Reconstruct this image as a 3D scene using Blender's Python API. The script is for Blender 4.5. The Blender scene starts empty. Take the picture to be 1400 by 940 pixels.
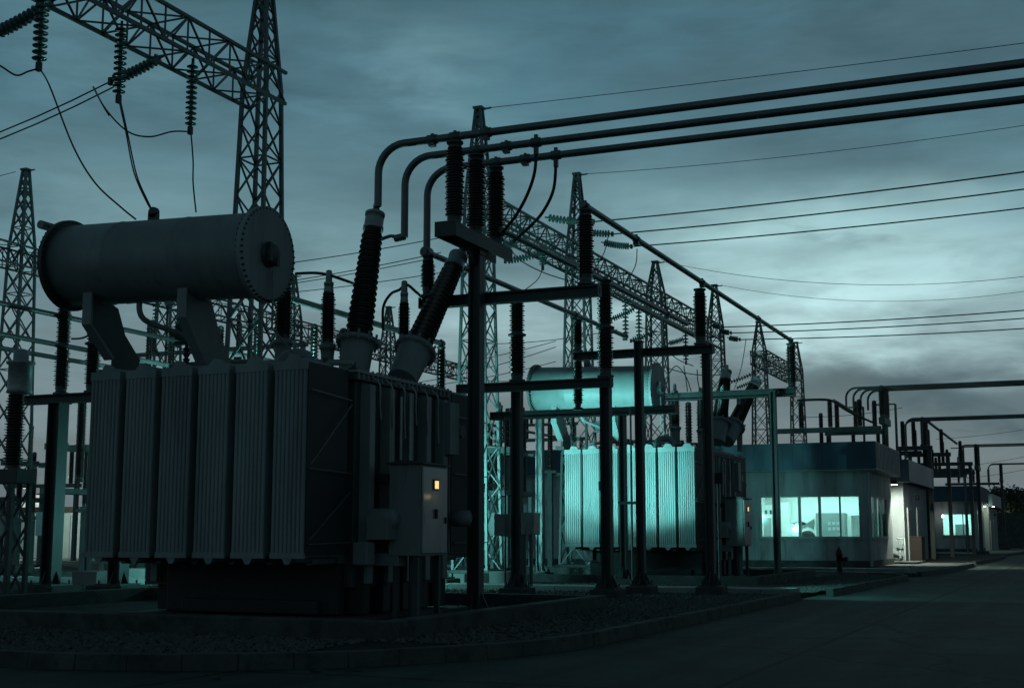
import bpy, math, random
from mathutils import Vector, Matrix
random.seed(11)
C = bpy.context.scene.collection
PI = math.pi

# ---------------------------------------------------------------- camera model
FPX = 1824.0
CAM = Vector((0, 0, 1.2))
YAW = math.radians(23.2)
PITCH = math.atan(262 / FPX)
FH = Vector((-math.sin(YAW), math.cos(YAW), 0))
RT = Vector((math.cos(YAW), math.sin(YAW), 0))
FW = FH * math.cos(PITCH) + Vector((0, 0, math.sin(PITCH)))
UP = -FH * math.sin(PITCH) + Vector((0, 0, math.cos(PITCH)))

def P(px, py, Y=None, X=None, Z=None):
    """survey helper: the point of the site seen at a photo pixel on a known plane of the site grid"""
    r = FW + RT * ((px - 700) / FPX) + UP * ((470 - py) / FPX)
    if Y is not None: t = Y / r.y
    elif X is not None: t = X / r.x
    else: t = (Z - CAM.z) / r.z
    return CAM + r * t

cd = bpy.data.cameras.new('camera'); cam = bpy.data.objects.new('camera', cd); C.objects.link(cam)
cam.matrix_world = Matrix(((RT.x, UP.x, -FW.x, 0), (RT.y, UP.y, -FW.y, 0), (RT.z, UP.z, -FW.z, 1.2), (0, 0, 0, 1)))
cd.sensor_width = 36; cd.lens = 36 * FPX / 1400; cd.clip_end = 3000; cd.clip_start = .1
bpy.context.scene.camera = cam

# ---------------------------------------------------------------- materials
def mat(name, col, rough=.55, metal=0.0, var=.25, scale=3.0, bump=.0, bscale=40.0, spec=.4, streak=0.0, tint=None):
    m = bpy.data.materials.new(name); m.use_nodes = True
    nt = m.node_tree; n = nt.nodes; l = nt.links
    b = n['Principled BSDF']
    b.inputs['Roughness'].default_value = rough; b.inputs['Metallic'].default_value = metal
    b.inputs['Specular IOR Level'].default_value = spec
    tc = n.new('ShaderNodeTexCoord')
    ns = n.new('ShaderNodeTexNoise'); ns.inputs['Scale'].default_value = scale; ns.inputs['Detail'].default_value = 7; ns.inputs['Roughness'].default_value = .65
    if streak:
        mp = n.new('ShaderNodeMapping'); mp.inputs['Scale'].default_value = (1, 1, streak); l.new(tc.outputs['Object'], mp.inputs['Vector']); l.new(mp.outputs['Vector'], ns.inputs['Vector'])
    else: l.new(tc.outputs['Object'], ns.inputs['Vector'])
    cr = n.new('ShaderNodeValToRGB')
    cr.color_ramp.elements[0].position = .3; cr.color_ramp.elements[1].position = .72
    lo = [c * (1 - var) for c in col]; hi = [min(1, c * (1 + var)) for c in col]
    if tint: lo = [c * t for c, t in zip(lo, tint)]
    cr.color_ramp.elements[0].color = (*lo, 1); cr.color_ramp.elements[1].color = (*hi, 1)
    l.new(ns.outputs['Fac'], cr.inputs['Fac']); l.new(cr.outputs['Color'], b.inputs['Base Color'])
    mr = n.new('ShaderNodeMapRange'); mr.inputs['To Min'].default_value = max(.05, rough - .12); mr.inputs['To Max'].default_value = min(1, rough + .15)
    l.new(ns.outputs['Fac'], mr.inputs['Value']); l.new(mr.outputs['Result'], b.inputs['Roughness'])
    if bump:
        nb = n.new('ShaderNodeTexNoise'); nb.inputs['Scale'].default_value = bscale; nb.inputs['Detail'].default_value = 5
        l.new(tc.outputs['Object'], nb.inputs['Vector'])
        bp = n.new('ShaderNodeBump'); bp.inputs['Strength'].default_value = bump; bp.inputs['Distance'].default_value = .02
        l.new(nb.outputs['Fac'], bp.inputs['Height']); l.new(bp.outputs['Normal'], b.inputs['Normal'])
    return m

def emat(name, col, s):
    m = bpy.data.materials.new(name); m.use_nodes = True
    b = m.node_tree.nodes['Principled BSDF']
    b.inputs['Base Color'].default_value = (*col, 1); b.inputs['Emission Color'].default_value = (*col, 1); b.inputs['Emission Strength'].default_value = s
    return m

M = dict(
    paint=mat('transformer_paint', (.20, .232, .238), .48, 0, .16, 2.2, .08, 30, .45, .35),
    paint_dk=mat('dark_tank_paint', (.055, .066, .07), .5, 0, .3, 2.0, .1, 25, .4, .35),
    shade=mat('shaded_tank_paint', (.02, .025, .027), .6, 0, .3, 2.0),  # tank paint with the shade under and beside the radiators put into its colour
    door=mat('cabinet_paint', (.3, .33, .34), .3, .4, .18, 3.0, .03, 8, .5, .3),
    steel=mat('dark_steel', (.055, .066, .07), .5, .25, .3, 4.0, .08, 40, .4, .3),
    galv=mat('galvanised_steel', (.10, .118, .122), .45, .4, .3, 5.0, .05, 50, .5, .5),
    pipe=mat('aluminium_tube', (.16, .165, .17), .42, .5, .2, 2.0, 0, 10, .5),
    porc=mat('brown_porcelain', (.028, .021, .02), .22, 0, .3, 6.0, 0, 10, .5),
    capm=mat('bushing_cap_metal', (.34, .37, .38), .45, .3, .25, 8.0, .1, 30, .5),
    glass=mat('toughened_glass_discs', (.09, .17, .155), .18, 0, .2, 9.0, 0, 10, .6),
    wire=mat('wire_metal', (.05, .055, .06), .5, .5, .2, 5.0),
    conc=mat('concrete', (.075, .081, .08), .88, 0, .3, 1.8, .5, 30, .2),
    trench=mat('trench_cover_concrete', (.24, .25, .245), .85, 0, .22, 1.2, .3, 22, .2),
    wall=mat('painted_wall', (.33, .345, .35), .8, 0, .25, 1.0, .1, 30, .2, .3, (.9, .95, 1)),
    fascia=mat('blue_metal_fascia', (.02, .062, .098), .42, .2, .35, .8, .05, 10, .5, .4),
    roof=mat('roof_sheet', (.10, .11, .12), .8, 0, .3, 1.0),
    frame=mat('window_frame_paint', (.3, .33, .33), .5, .2, .1),
    door_dk=mat('dark_door_paint', (.12, .12, .11), .5, 0, .2),
    rust=mat('rusty_brown_metal', (.026, .015, .013), .7, .1, .4),
    gravel=mat('gravel_ground', (.034, .037, .036), .95, 0, .55, 14.0, 1.0, 45, .15),
    stone=mat('gravel_stones', (.085, .09, .088), .9, 0, .45, 9.0, .3, 60, .2),
    room=mat('room_plaster', (.72, .74, .72), .85, 0, .05),
    cab=mat('white_cabinet', (.75, .77, .76), .5, 0, .05),
    cabg=mat('grey_cabinet', (.16, .19, .19), .5, 0, .1),
    black=mat('black_plastic', (.02, .02, .022), .5, 0, .2),
    curtain=mat('curtain_cloth', (.55, .6, .58), .9, 0, .15, 6.0),
    leaf=mat('foliage', (.035, .05, .03), .8, 0, .4, 4.0),
    bark=mat('bark', (.06, .05, .04), .9, 0, .3),
    hyd=mat('dark_red_iron', (.022, .008, .008), .5, 0, .3),
    sheen=mat('radiator_paint', (.22, .255, .26), .5, 0, .3, 2.2, .05, 20, .4, .16),
    lampw=emat('cool_tube_glow', (.75, 1, .93), 6),
    lampy=emat('warm_display_glow', (1, .74, .3), 1.0),
    lampt=emat('tiny_lamp_glow', (.9, 1, .9), 30),
    lampp=emat('porch_lamp_glow', (1, 1, .85), 25),
    barn=emat('glowing_sheet', (.85, 1, .88), .55),  # glows by itself: the light falling on the shed is put into the material
)
def glassmat():
    m = bpy.data.materials.new('window_glass'); m.use_nodes = True; nt = m.node_tree; n = nt.nodes; l = nt.links
    n.remove(n['Principled BSDF']); o = n['Material Output']
    t = n.new('ShaderNodeBsdfTransparent'); t.inputs['Color'].default_value = (.86, .93, .92, 1)
    g = n.new('ShaderNodeBsdfGlossy'); g.inputs['Roughness'].default_value = .05
    f = n.new('ShaderNodeFresnel'); f.inputs['IOR'].default_value = 1.45
    x = n.new('ShaderNodeMixShader'); l.new(f.outputs[0], x.inputs[0]); l.new(t.outputs[0], x.inputs[1]); l.new(g.outputs[0], x.inputs[2]); l.new(x.outputs[0], o.inputs[0])
    return m
M['pane'] = glassmat()
def weather(key, col, amount, sx, sz, lo=.55):
    m = M[key]; nt = m.node_tree; n = nt.nodes; l = nt.links; b = n['Principled BSDF']
    tc = n.new('ShaderNodeTexCoord'); mp = n.new('ShaderNodeMapping'); mp.inputs['Scale'].default_value = (sx, sx, sz)
    ns = n.new('ShaderNodeTexNoise'); ns.inputs['Scale'].default_value = 1; ns.inputs['Detail'].default_value = 9; ns.inputs['Roughness'].default_value = .7
    l.new(tc.outputs['Object'], mp.inputs['Vector']); l.new(mp.outputs['Vector'], ns.inputs['Vector'])
    mr = n.new('ShaderNodeMapRange'); mr.inputs['From Min'].default_value = lo; mr.inputs['From Max'].default_value = lo + .14; mr.inputs['To Max'].default_value = amount; l.new(ns.outputs['Fac'], mr.inputs['Value'])
    src = b.inputs['Base Color'].links[0].from_socket; mx = n.new('ShaderNodeMix'); mx.data_type = 'RGBA'
    l.new(mr.outputs[0], mx.inputs[0]); l.new(src, mx.inputs[6]); mx.inputs[7].default_value = (*col, 1); l.new(mx.outputs[2], b.inputs['Base Color'])
weather('sheen', (.07, .07, .06), .55, 6, .5); weather('paint', (.07, .065, .055), .5, 5, .8); weather('wall', (.10, .10, .09), .55, 2.5, .35, .52)
weather('door', (.10, .08, .06), .5, 7, 1.2, .56); weather('fascia', (.03, .04, .045), .6, 4, .4); weather('conc', (.03, .032, .03), .7, 3, 3, .5); weather('steel', (.045, .03, .022), .5, 5, 1.5); weather('galv', (.05, .04, .035), .5, 6, 2, .56)

def roadmat():
    m = mat('road_concrete', (.046, .062, .059), .78, 0, .7, .3, .25, 60, .2)
    nt = m.node_tree; n = nt.nodes; l = nt.links; b = n['Principled BSDF']
    tc = n.new('ShaderNodeTexCoord'); br = n.new('ShaderNodeTexBrick')
    br.offset = 0; br.inputs['Scale'].default_value = 1; br.inputs['Brick Width'].default_value = 4.3; br.inputs['Row Height'].default_value = 4.35
    br.inputs['Mortar Size'].default_value = .035; br.inputs['Mortar Smooth'].default_value = .3
    br.inputs['Color1'].default_value = (1.1, 1.1, 1.1, 1); br.inputs['Color2'].default_value = (.72, .74, .75, 1); br.inputs['Mortar'].default_value = (.25, .25, .25, 1)
    mp = n.new('ShaderNodeMapping'); mp.inputs['Location'].default_value = (2.8, -19.0, 0); l.new(tc.outputs['Object'], mp.inputs['Vector']); l.new(mp.outputs['Vector'], br.inputs['Vector'])
    n2 = n.new('ShaderNodeTexNoise'); n2.inputs['Scale'].default_value = 14; n2.inputs['Detail'].default_value = 8; n2.inputs['Roughness'].default_value = .75; l.new(tc.outputs['Object'], n2.inputs['Vector'])
    rp = n.new('ShaderNodeMapRange'); rp.inputs['To Min'].default_value = .45; rp.inputs['To Max'].default_value = 1.5; l.new(n2.outputs['Fac'], rp.inputs['Value'])
    src = b.inputs['Base Color'].links[0].from_socket
    mx = n.new('ShaderNodeMix'); mx.data_type = 'RGBA'; mx.blend_type = 'MULTIPLY'; mx.inputs[0].default_value = 1
    l.new(src, mx.inputs[6]); l.new(br.outputs['Color'], mx.inputs[7])
    m2 = n.new('ShaderNodeMix'); m2.data_type = 'RGBA'; m2.blend_type = 'MULTIPLY'; m2.inputs[0].default_value = 1
    l.new(mx.outputs[2], m2.inputs[6]); l.new(rp.outputs[0], m2.inputs[7])
    wn = n.new('ShaderNodeTexNoise'); wn.inputs['Scale'].default_value = 1.3; wn.inputs['Detail'].default_value = 6; l.new(tc.outputs['Object'], wn.inputs['Vector'])
    wv = n.new('ShaderNodeVectorMath'); wv.operation = 'MULTIPLY_ADD'; l.new(wn.outputs['Color'], wv.inputs[0]); wv.inputs[1].default_value = (1.4, 1.4, 0); l.new(tc.outputs['Object'], wv.inputs[2])
    vo = n.new('ShaderNodeTexVoronoi'); vo.feature = 'DISTANCE_TO_EDGE'; vo.inputs['Scale'].default_value = .23; l.new(wv.outputs[0], vo.inputs['Vector'])
    cm = n.new('ShaderNodeMapRange'); cm.inputs['From Min'].default_value = .002; cm.inputs['From Max'].default_value = .007; cm.inputs['To Min'].default_value = .3; l.new(vo.outputs['Distance'], cm.inputs['Value'])
    sm = n.new('ShaderNodeMapping'); sm.inputs['Scale'].default_value = (2.2, .09, 1); l.new(tc.outputs['Object'], sm.inputs['Vector'])
    st = n.new('ShaderNodeTexNoise'); st.inputs['Scale'].default_value = 1; st.inputs['Detail'].default_value = 4; l.new(sm.outputs['Vector'], st.inputs['Vector'])
    sr = n.new('ShaderNodeMapRange'); sr.inputs['From Min'].default_value = .35; sr.inputs['From Max'].default_value = .65; sr.inputs['To Min'].default_value = .7; sr.inputs['To Max'].default_value = 1.3; l.new(st.outputs['Fac'], sr.inputs['Value'])
    pm = n.new('ShaderNodeMath'); pm.operation = 'MULTIPLY'; l.new(cm.outputs[0], pm.inputs[0]); l.new(sr.outputs[0], pm.inputs[1])
    m3 = n.new('ShaderNodeVectorMath'); m3.operation = 'SCALE'; l.new(m2.outputs[2], m3.inputs[0]); l.new(pm.outputs[0], m3.inputs['Scale']); l.new(m3.outputs[0], b.inputs['Base Color'])
    return m
M['road'] = roadmat()

# ---------------------------------------------------------------- mesh builder
class MB:
    def __init__(s): s.v = []; s.f = []; s.sm = []
    def add(s, vs, fs, smooth=False):
        o = len(s.v); s.v += [Vector(v) for v in vs]; s.f += [tuple(i + o for i in f) for f in fs]; s.sm += [smooth] * len(fs); return s
    def box(s, x0, x1, y0, y1, z0, z1):
        return s.add([(x0, y0, z0), (x1, y0, z0), (x1, y1, z0), (x0, y1, z0), (x0, y0, z1), (x1, y0, z1), (x1, y1, z1), (x0, y1, z1)],
              [(0, 3, 2, 1), (4, 5, 6, 7), (0, 1, 5, 4), (1, 2, 6, 5), (2, 3, 7, 6), (3, 0, 4, 7)])
    def cb(s, c, sx, sy, sz): return s.box(c[0] - sx / 2, c[0] + sx / 2, c[1] - sy / 2, c[1] + sy / 2, c[2] - sz / 2, c[2] + sz / 2)
    def bar(s, p, q, w, h=None):
        p = Vector(p); q = Vector(q); h = h or w; d = (q - p)
        if d.length < 1e-6: return s
        d.normalize(); u = Vector((0, 0, 1)) if abs(d.z) < .95 else Vector((0, 1, 0))
        a = d.cross(u).normalized(); b = a.cross(d).normalized()
        vs = [p - a * w / 2 - b * h / 2, p + a * w / 2 - b * h / 2, p + a * w / 2 + b * h / 2, p - a * w / 2 + b * h / 2]
        vs += [v + (q - p) for v in vs]
        return s.add(vs, [(0, 1, 2, 3), (7, 6, 5, 4), (0, 4, 5, 1), (1, 5, 6, 2), (2, 6, 7, 3), (3, 7, 4, 0)])
    def tube(s, pts, r, seg=10, rs=None):
        pts = [Vector(p) for p in pts]; n = len(pts); o = []; prev = None
        for i, p in enumerate(pts):
            t = (pts[min(i + 1, n - 1)] - pts[max(i - 1, 0)]).normalized()
            if prev is None:
                u = Vector((0, 0, 1)) if abs(t.z) < .9 else Vector((1, 0, 0)); a = t.cross(u).normalized()
            else: a = (prev - t * prev.dot(t)).normalized()
            prev = a; b = t.cross(a); rr = rs[i] if rs else r
            o.append([p + (a * math.cos(2 * PI * k / seg) + b * math.sin(2 * PI * k / seg)) * rr for k in range(seg)])
        vs = [v for ring in o for v in ring]; fs = []
        for i in range(n - 1):
            for k in range(seg):
                k2 = (k + 1) % seg; fs.append((i * seg + k, i * seg + k2, (i + 1) * seg + k2, (i + 1) * seg + k))
        s.add(vs, fs, True)
        s.add(o[0], [tuple(range(seg))[::-1]]); s.add(o[-1], [tuple(range(seg))]); return s
    def lathe(s, prof, p, q, seg=16, smooth=True):
        """prof: (t along p->q in metres, r)"""
        p = Vector(p); d = (Vector(q) - p).normalized(); u = Vector((0, 0, 1)) if abs(d.z) < .9 else Vector((1, 0, 0))
        a = d.cross(u).normalized(); b = d.cross(a); vs = []; fs = []
        for t, r in prof:
            vs += [p + d * t + (a * math.cos(2 * PI * k / seg) + b * math.sin(2 * PI * k / seg)) * r for k in range(seg)]
        for i in range(len(prof) - 1):
            for k in range(seg):
                k2 = (k + 1) % seg; fs.append((i * seg + k, (i + 1) * seg + k, (i + 1) * seg + k2, i * seg + k2))
        s.add(vs, fs, smooth)
        s.add(vs[:seg], [tuple(range(seg))]); s.add(vs[-seg:], [tuple(range(seg))[::-1]]); return s
    def prism(s, poly, axis, a, b):
        """polygon in the plane normal to axis ('x','y','z'), extruded a..b"""
        def mk(u, v, w): return {'x': (w, u, v), 'y': (u, w, v), 'z': (u, v, w)}[axis]
        n = len(poly); vs = [mk(u, v, a) for u, v in poly] + [mk(u, v, b) for u, v in poly]
        fs = [tuple(range(n))[::-1], tuple(range(n, 2 * n))] + [(i, (i + 1) % n, n + (i + 1) % n, n + i) for i in range(n)]
        return s.add(vs, fs)
    def split(s, name, m, parent=None, bevel=0):
        p = list(range(len(s.v)))
        def fd(i):
            while p[i] != i: p[i] = p[p[i]]; i = p[i]
            return i
        key = {}
        for i, v in enumerate(s.v):
            k = (round(v.x, 5), round(v.y, 5), round(v.z, 5))
            if k in key: p[fd(i)] = fd(key[k])
            else: key[k] = i
        for f in s.f:
            for i in f[1:]: p[fd(i)] = fd(f[0])
        g = {}
        for f, sm in zip(s.f, s.sm): g.setdefault(fd(f[0]), []).append((f, sm))
        out = []
        for fs in g.values():
            ids = sorted({i for f, _ in fs for i in f}); mp = {i: k for k, i in enumerate(ids)}; q = MB()
            q.v = [s.v[i] for i in ids]; q.f = [tuple(mp[i] for i in f) for f, _ in fs]; q.sm = [sm for _, sm in fs]
            out.append(q.build(name, m, parent, bevel))
        return out
    def build(s, name, m, parent=None, bevel=0, at=None):
        off = Vector((0, 0, 0)); q = parent
        while q is not None: off = off + Vector(q.location); q = q.parent
        if at is not None: off = off + Vector(at)
        me = bpy.data.meshes.new(name); me.from_pydata([v - off for v in s.v], [], s.f); me.update()
        me.polygons.foreach_set('use_smooth', s.sm)
        import bmesh
        bm = bmesh.new(); bm.from_mesh(me); bmesh.ops.recalc_face_normals(bm, faces=bm.faces); bm.to_mesh(me); bm.free()
        me.materials.append(M[m]); o = bpy.data.objects.new(name, me); C.objects.link(o)
        if parent is not None: o.parent = parent
        if at is not None: o.location = at
        if bevel:
            b = o.modifiers.new('bevel', 'BEVEL'); b.width = bevel; b.segments = 2; b.limit_method = 'ANGLE'; b.angle_limit = math.radians(50)
            b.harden_normals = False
        return o

def T(name, label, cat, loc=(0, 0, 0), group=None):
    o = bpy.data.objects.new(name, None); C.objects.link(o); o.location = loc; o.empty_display_size = .2
    return tag(o, label, cat, group)
def tag(o, label, cat, group=None):
    o['label'] = label; o['category'] = cat
    if group: o['group'] = group
    return o
def struct(o): o['kind'] = 'structure'; return o
def stuff(o): o['kind'] = 'stuff'; return o

def sag(p, q, s, n=14):
    p = Vector(p); q = Vector(q)
    return [p.lerp(q, i / n) - Vector((0, 0, s * 4 * (i / n) * (1 - i / n))) for i in range(n + 1)]
def smooth_path(pts, n=6):
    pts = [Vector(p) for p in pts]; o = []
    for i in range(len(pts) - 1):
        p0 = pts[max(i - 1, 0)]; p1 = pts[i]; p2 = pts[i + 1]; p3 = pts[min(i + 2, len(pts) - 1)]
        for k in range(n):
            t = k / n
            o.append(.5 * ((2 * p1) + (p2 - p0) * t + (2 * p0 - 5 * p1 + 4 * p2 - p3) * t * t + (3 * p1 - p0 - 3 * p2 + p3) * t ** 3))
    o.append(pts[-1]); return o
def elbow(a, c, b, r, n=8):
    """straight a->c->b with a rounded corner of radius r"""
    a, c, b = Vector(a), Vector(c), Vector(b); u = (a - c).normalized(); v = (b - c).normalized()
    p = c + u * r; q = c + v * r; o = []
    for i in range(n + 1):
        t = i / n * PI / 2; o.append(c + u * r * (1 - math.sin(t)) + v * r * (1 - math.cos(t)))
    return [a] + o + [b]

def sheds(L, r, n, big=1.38):
    pr = [(0, r * 1.05), (.03, r * 1.05)]; st = (L - .1) / n
    for i in range(n):
        t = .05 + i * st; R = r * (big if i % 2 == 0 else (1 + big) / 2 + .04)
        pr += [(t, r), (t + st * .35, r * 1.0), (t + st * .55, R), (t + st * .68, R), (t + st * .8, r)]
    pr += [(L - .03, r), (L - .03, r * 1.05), (L, r * 1.05)]
    return pr
def disc_profile(L, n, R=.125):
    st = L / n; pr = []
    for i in range(n):
        t = i * st; pr += [(t, .03), (t + st * .25, .045), (t + st * .35, R * .75), (t + st * .5, R), (t + st * .62, R * .97), (t + st * .6, .04), (t + st * .95, .025)]
    return pr

# ---------------------------------------------------------------- catalogue functions
def post_insulator(base, H, label, r=.095, group='post insulators of the switchyard', seg=14, two=False, fine=True):
    b = Vector(base); t = T('post_insulator', label, 'insulator', b, group)
    if fine:
        MB().lathe([(0, r * 1.35), (.03, r * 1.35), (.031, r * .95), (.1, r * .95)], b, b + Vector((0, 0, 1)), seg).build('base_flange', 'galv', t)
        if two:
            h = (H - .2) / 2
            for k in range(2): MB().lathe(sheds(h - .03, r * (1 - .06 * k), max(8, int(h / .052))), b + Vector((0, 0, .1 + k * (h + .02))), b + Vector((0, 0, 9)), seg).build('porcelain', 'porc', t)
            MB().lathe([(0, r * 1.05), (.02, r * 1.5), (.05, r * 1.5), (.07, r * 1.05)], b + Vector((0, 0, .07 + h)), b + Vector((0, 0, 9)), seg).build('middle_flange', 'galv', t)
        else: MB().lathe(sheds(H - .2, r, max(8, int(H / .052))), b + Vector((0, 0, .1)), b + Vector((0, 0, 9)), seg).build('porcelain', 'porc', t)
        MB().lathe([(0, r * .95), (.06, r * .95), (.061, r * 1.2), (.09, r * 1.2), (.1, r * .5)], b + Vector((0, 0, H - .1)), b + Vector((0, 0, 9)), seg).build('cap', 'galv', t)
    else:
        MB().lathe(sheds(H, r, max(6, int(H / .09))), b, b + Vector((0, 0, 9)), 8).build('porcelain', 'porc', t)
        MB().lathe([(0, r), (.06, r * 1.1), (.1, r * .5)], b + Vector((0, 0, H - .04)), b + Vector((0, 0, 9)), 8).build('cap', 'galv', t)
    return t

def hpost(mb, x, y, z0, z1, w=.24, d=.24):
    """H-section column: two flanges and a web"""
    f = .035
    mb.box(x - w / 2, x - w / 2 + f, y - d / 2, y + d / 2, z0, z1); mb.box(x + w / 2 - f, x + w / 2, y - d / 2, y + d / 2, z0, z1)
    mb.box(x - w / 2 + f, x + w / 2 - f, y - .02, y + .02, z0, z1)
def footing(t, x, y, z0, z1, w=.7, post=.26):
    MB().box(x - w / 2, x + w / 2, y - w / 2, y + w / 2, z0, z1).build('footing', 'conc', t, .02)
    m = MB(); m.box(x - w * .36, x + w * .36, y - w * .36, y + w * .36, z1 + .002, z1 + .03)
    for sx, sy in ((1, 0), (-1, 0), (0, 1), (0, -1)):
        if sx: m.prism([(x + sx * post / 2, z1 + .03), (x + sx * (post / 2 + .12), z1 + .03), (x + sx * post / 2, z1 + .27)], 'y', y - .012, y + .012)
        else: m.prism([(y + sy * post / 2, z1 + .03), (y + sy * (post / 2 + .12), z1 + .03), (y + sy * post / 2, z1 + .27)], 'x', x - .012, x + .012)
    for sx in (-1, 1):
        for sy in (-1, 1): m.lathe([(0, .02), (.07, .02)], (x + sx * w * .3, y + sy * w * .3, z1 + .03), (x + sx * w * .3, y + sy * w * .3, 9), 6)
    m.build('base_plate', 'steel', t)

def round_post(mb, x, y, z0, z1, r): mb.lathe([(0, r), (z1 - z0, r)], (x, y, z0), (x, y, z1 + 1), 18)

def lattice_tower(X, Y, peak, label, beamz=10.0, wb=.95, wm=.54, bar=1.0, gz=.1):
    t = T('lattice_tower', label, 'tower', (X, Y, gz), 'lattice gantry towers')
    def w(z):
        if z < beamz: return wb + (wm - wb) * (z - gz) / (beamz - gz)
        return wm + (.13 - wm) * (z - beamz) / (peak - beamz)
    for sx in (-1, 1):
        for sy in (-1, 1):
            m = MB(); zs = [gz, beamz, peak]
            for a, b in zip(zs, zs[1:]):
                pa = Vector((X + sx * w(a) / 2, Y + sy * w(a) / 2, a)); pb = Vector((X + sx * w(b) / 2, Y + sy * w(b) / 2, b))
                m.bar(pa, pb, .07 * bar, .07 * bar)
            m.build('leg', 'galv', t)
    m = MB(); z = gz + .2; k = 0
    while z < peak - .25:
        step = max(.32, w(z) * 1.18); z2 = min(z + step, peak - .1)
        if z < beamz < z2 + .15: z2 = beamz
        a = w(z) / 2; b = w(z2) / 2
        for (u0, v0, u1, v1) in ((-1, -1, 1, -1), (1, -1, 1, 1), (1, 1, -1, 1), (-1, 1, -1, -1)):
            m.bar((X + u0 * a, Y + v0 * a, z), (X + u1 * b, Y + v1 * b, z2), .031 * bar)
            m.bar((X + u1 * a, Y + v1 * a, z), (X + u0 * b, Y + v0 * b, z2), .031 * bar)
            if k % 3 == 0: m.bar((X + u0 * a, Y + v0 * a, z), (X + u1 * a, Y + v1 * a, z), .031 * bar)
        z = z2; k += 1
    m.build('bracing', 'galv', t)
    MB().box(X - .13, X + .13, Y - .13, Y + .13, peak - .03, peak + .03).bar((X, Y, peak - .05), (X + .35, Y, peak - .03), .04).build('peak_plate', 'galv', t)
    MB().box(X - wb * .62, X + wb * .62, Y - wb * .62, Y + wb * .62, .05, gz + .25).build('footing', 'conc', t, .02)
    return t

def lattice_beam(X, Y0, Y1, label, z=9.5, w=.8, h=.62, bar=1.0, m='galv'):
    t = T('lattice_beam', label, 'beam', (X, Y0, z), 'lattice beams of the gantry rows')
    c = MB()
    for sx in (-1, 1):
        for zz in (z, z + h): c.bar((X + sx * w / 2, Y0, zz), (X + sx * w / 2, Y1, zz), .06 * bar)
    c.build('chord', m, t)
    b = MB(); n = max(2, int(abs(Y1 - Y0) / .62)); s = (Y1 - Y0) / n
    for i in range(n):
        a = Y0 + i * s; e = a + s; f = i % 2
        for sx in (-1, 1):
            x = X + sx * w / 2
            b.bar((x, a, z if f else z + h), (x, e, z + h if f else z), .031 * bar)
            b.bar((x, a, z), (x, a, z + h), .026 * bar)
        for zz in (z, z + h):
            b.bar((X - w / 2, a, zz), (X + w / 2, e, zz) if f else (X + w / 2, a, zz), .027 * bar)
            b.bar((X + w / 2, a, zz), (X - w / 2, e, zz), .027 * bar) if not f else None
        if i % 4 == 0: b.bar((X - w / 2, a, z), (X + w / 2, a, z + h), .04 * bar)
    b.build('bracing', m, t)
    return t

def insulator_string(p, q, label, n=13, R=.125, seg=14, group='glass disc insulator strings'):
    p = Vector(p); q = Vector(q); t = T('insulator_string', label, 'insulator', p, group)
    d = (q - p); L = d.length; u = d.normalized(); a = .1
    if abs(u.z) > .8:
        MB().lathe(disc_profile(L - 2 * a, n, R), p + u * a, q, seg).build('discs', 'glass', t)
        MB().tube([p, p + u * a], .022, 6).build('top_link', 'wire', t)
    else:
        # sagging string built of separate discs along a curve
        pts = sag(p + u * a, q - u * a, L * .025, n); m = MB()
        for i in range(n):
            s0 = pts[i]; s1 = pts[i + 1]; m.lathe(disc_profile((s1 - s0).length, 1, R), s0, s1, seg)
        m.build('discs', 'glass', t); MB().tube([p, p + u * a], .022, 6).build('top_link', 'wire', t)
    MB().cb(q - u * .02, .07, .07, .14).tube([q - u * a * 1.2, q], .03, 6).build('end_clamp', 'wire', t)
    return t

def wire(pts, label, r=.012, seg=6, name='overhead_wire', cat='wire', group='overhead wires'):
    m = MB(); m.tube(pts, r, seg); return tag(m.build(name, 'wire', None, at=pts[0]), label, cat, group)

def pipe_bus(pts, r, label, clamps=(), name='busbar_tube', group='tubular busbars'):
    t = T(name, label, 'busbar', pts[0], group)
    MB().tube(pts, r, 14).build('tube', 'pipe', t)
    for c, ax in clamps:
        c = Vector(c); ax = Vector(ax).normalized(); m = MB()
        m.lathe([(0, r * 1.05), (.0, r * 1.25), (.15, r * 1.25), (.15, r * 1.05)], c - ax * .075, c + ax, 14)
        m.cb(c - Vector((0, 0, r + .02)), .09, .09, .06); m.cb(c + Vector((0, 0, r + .012)), .04, .04, .04)
        m.build('clamp', 'galv', t)
    return t

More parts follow.
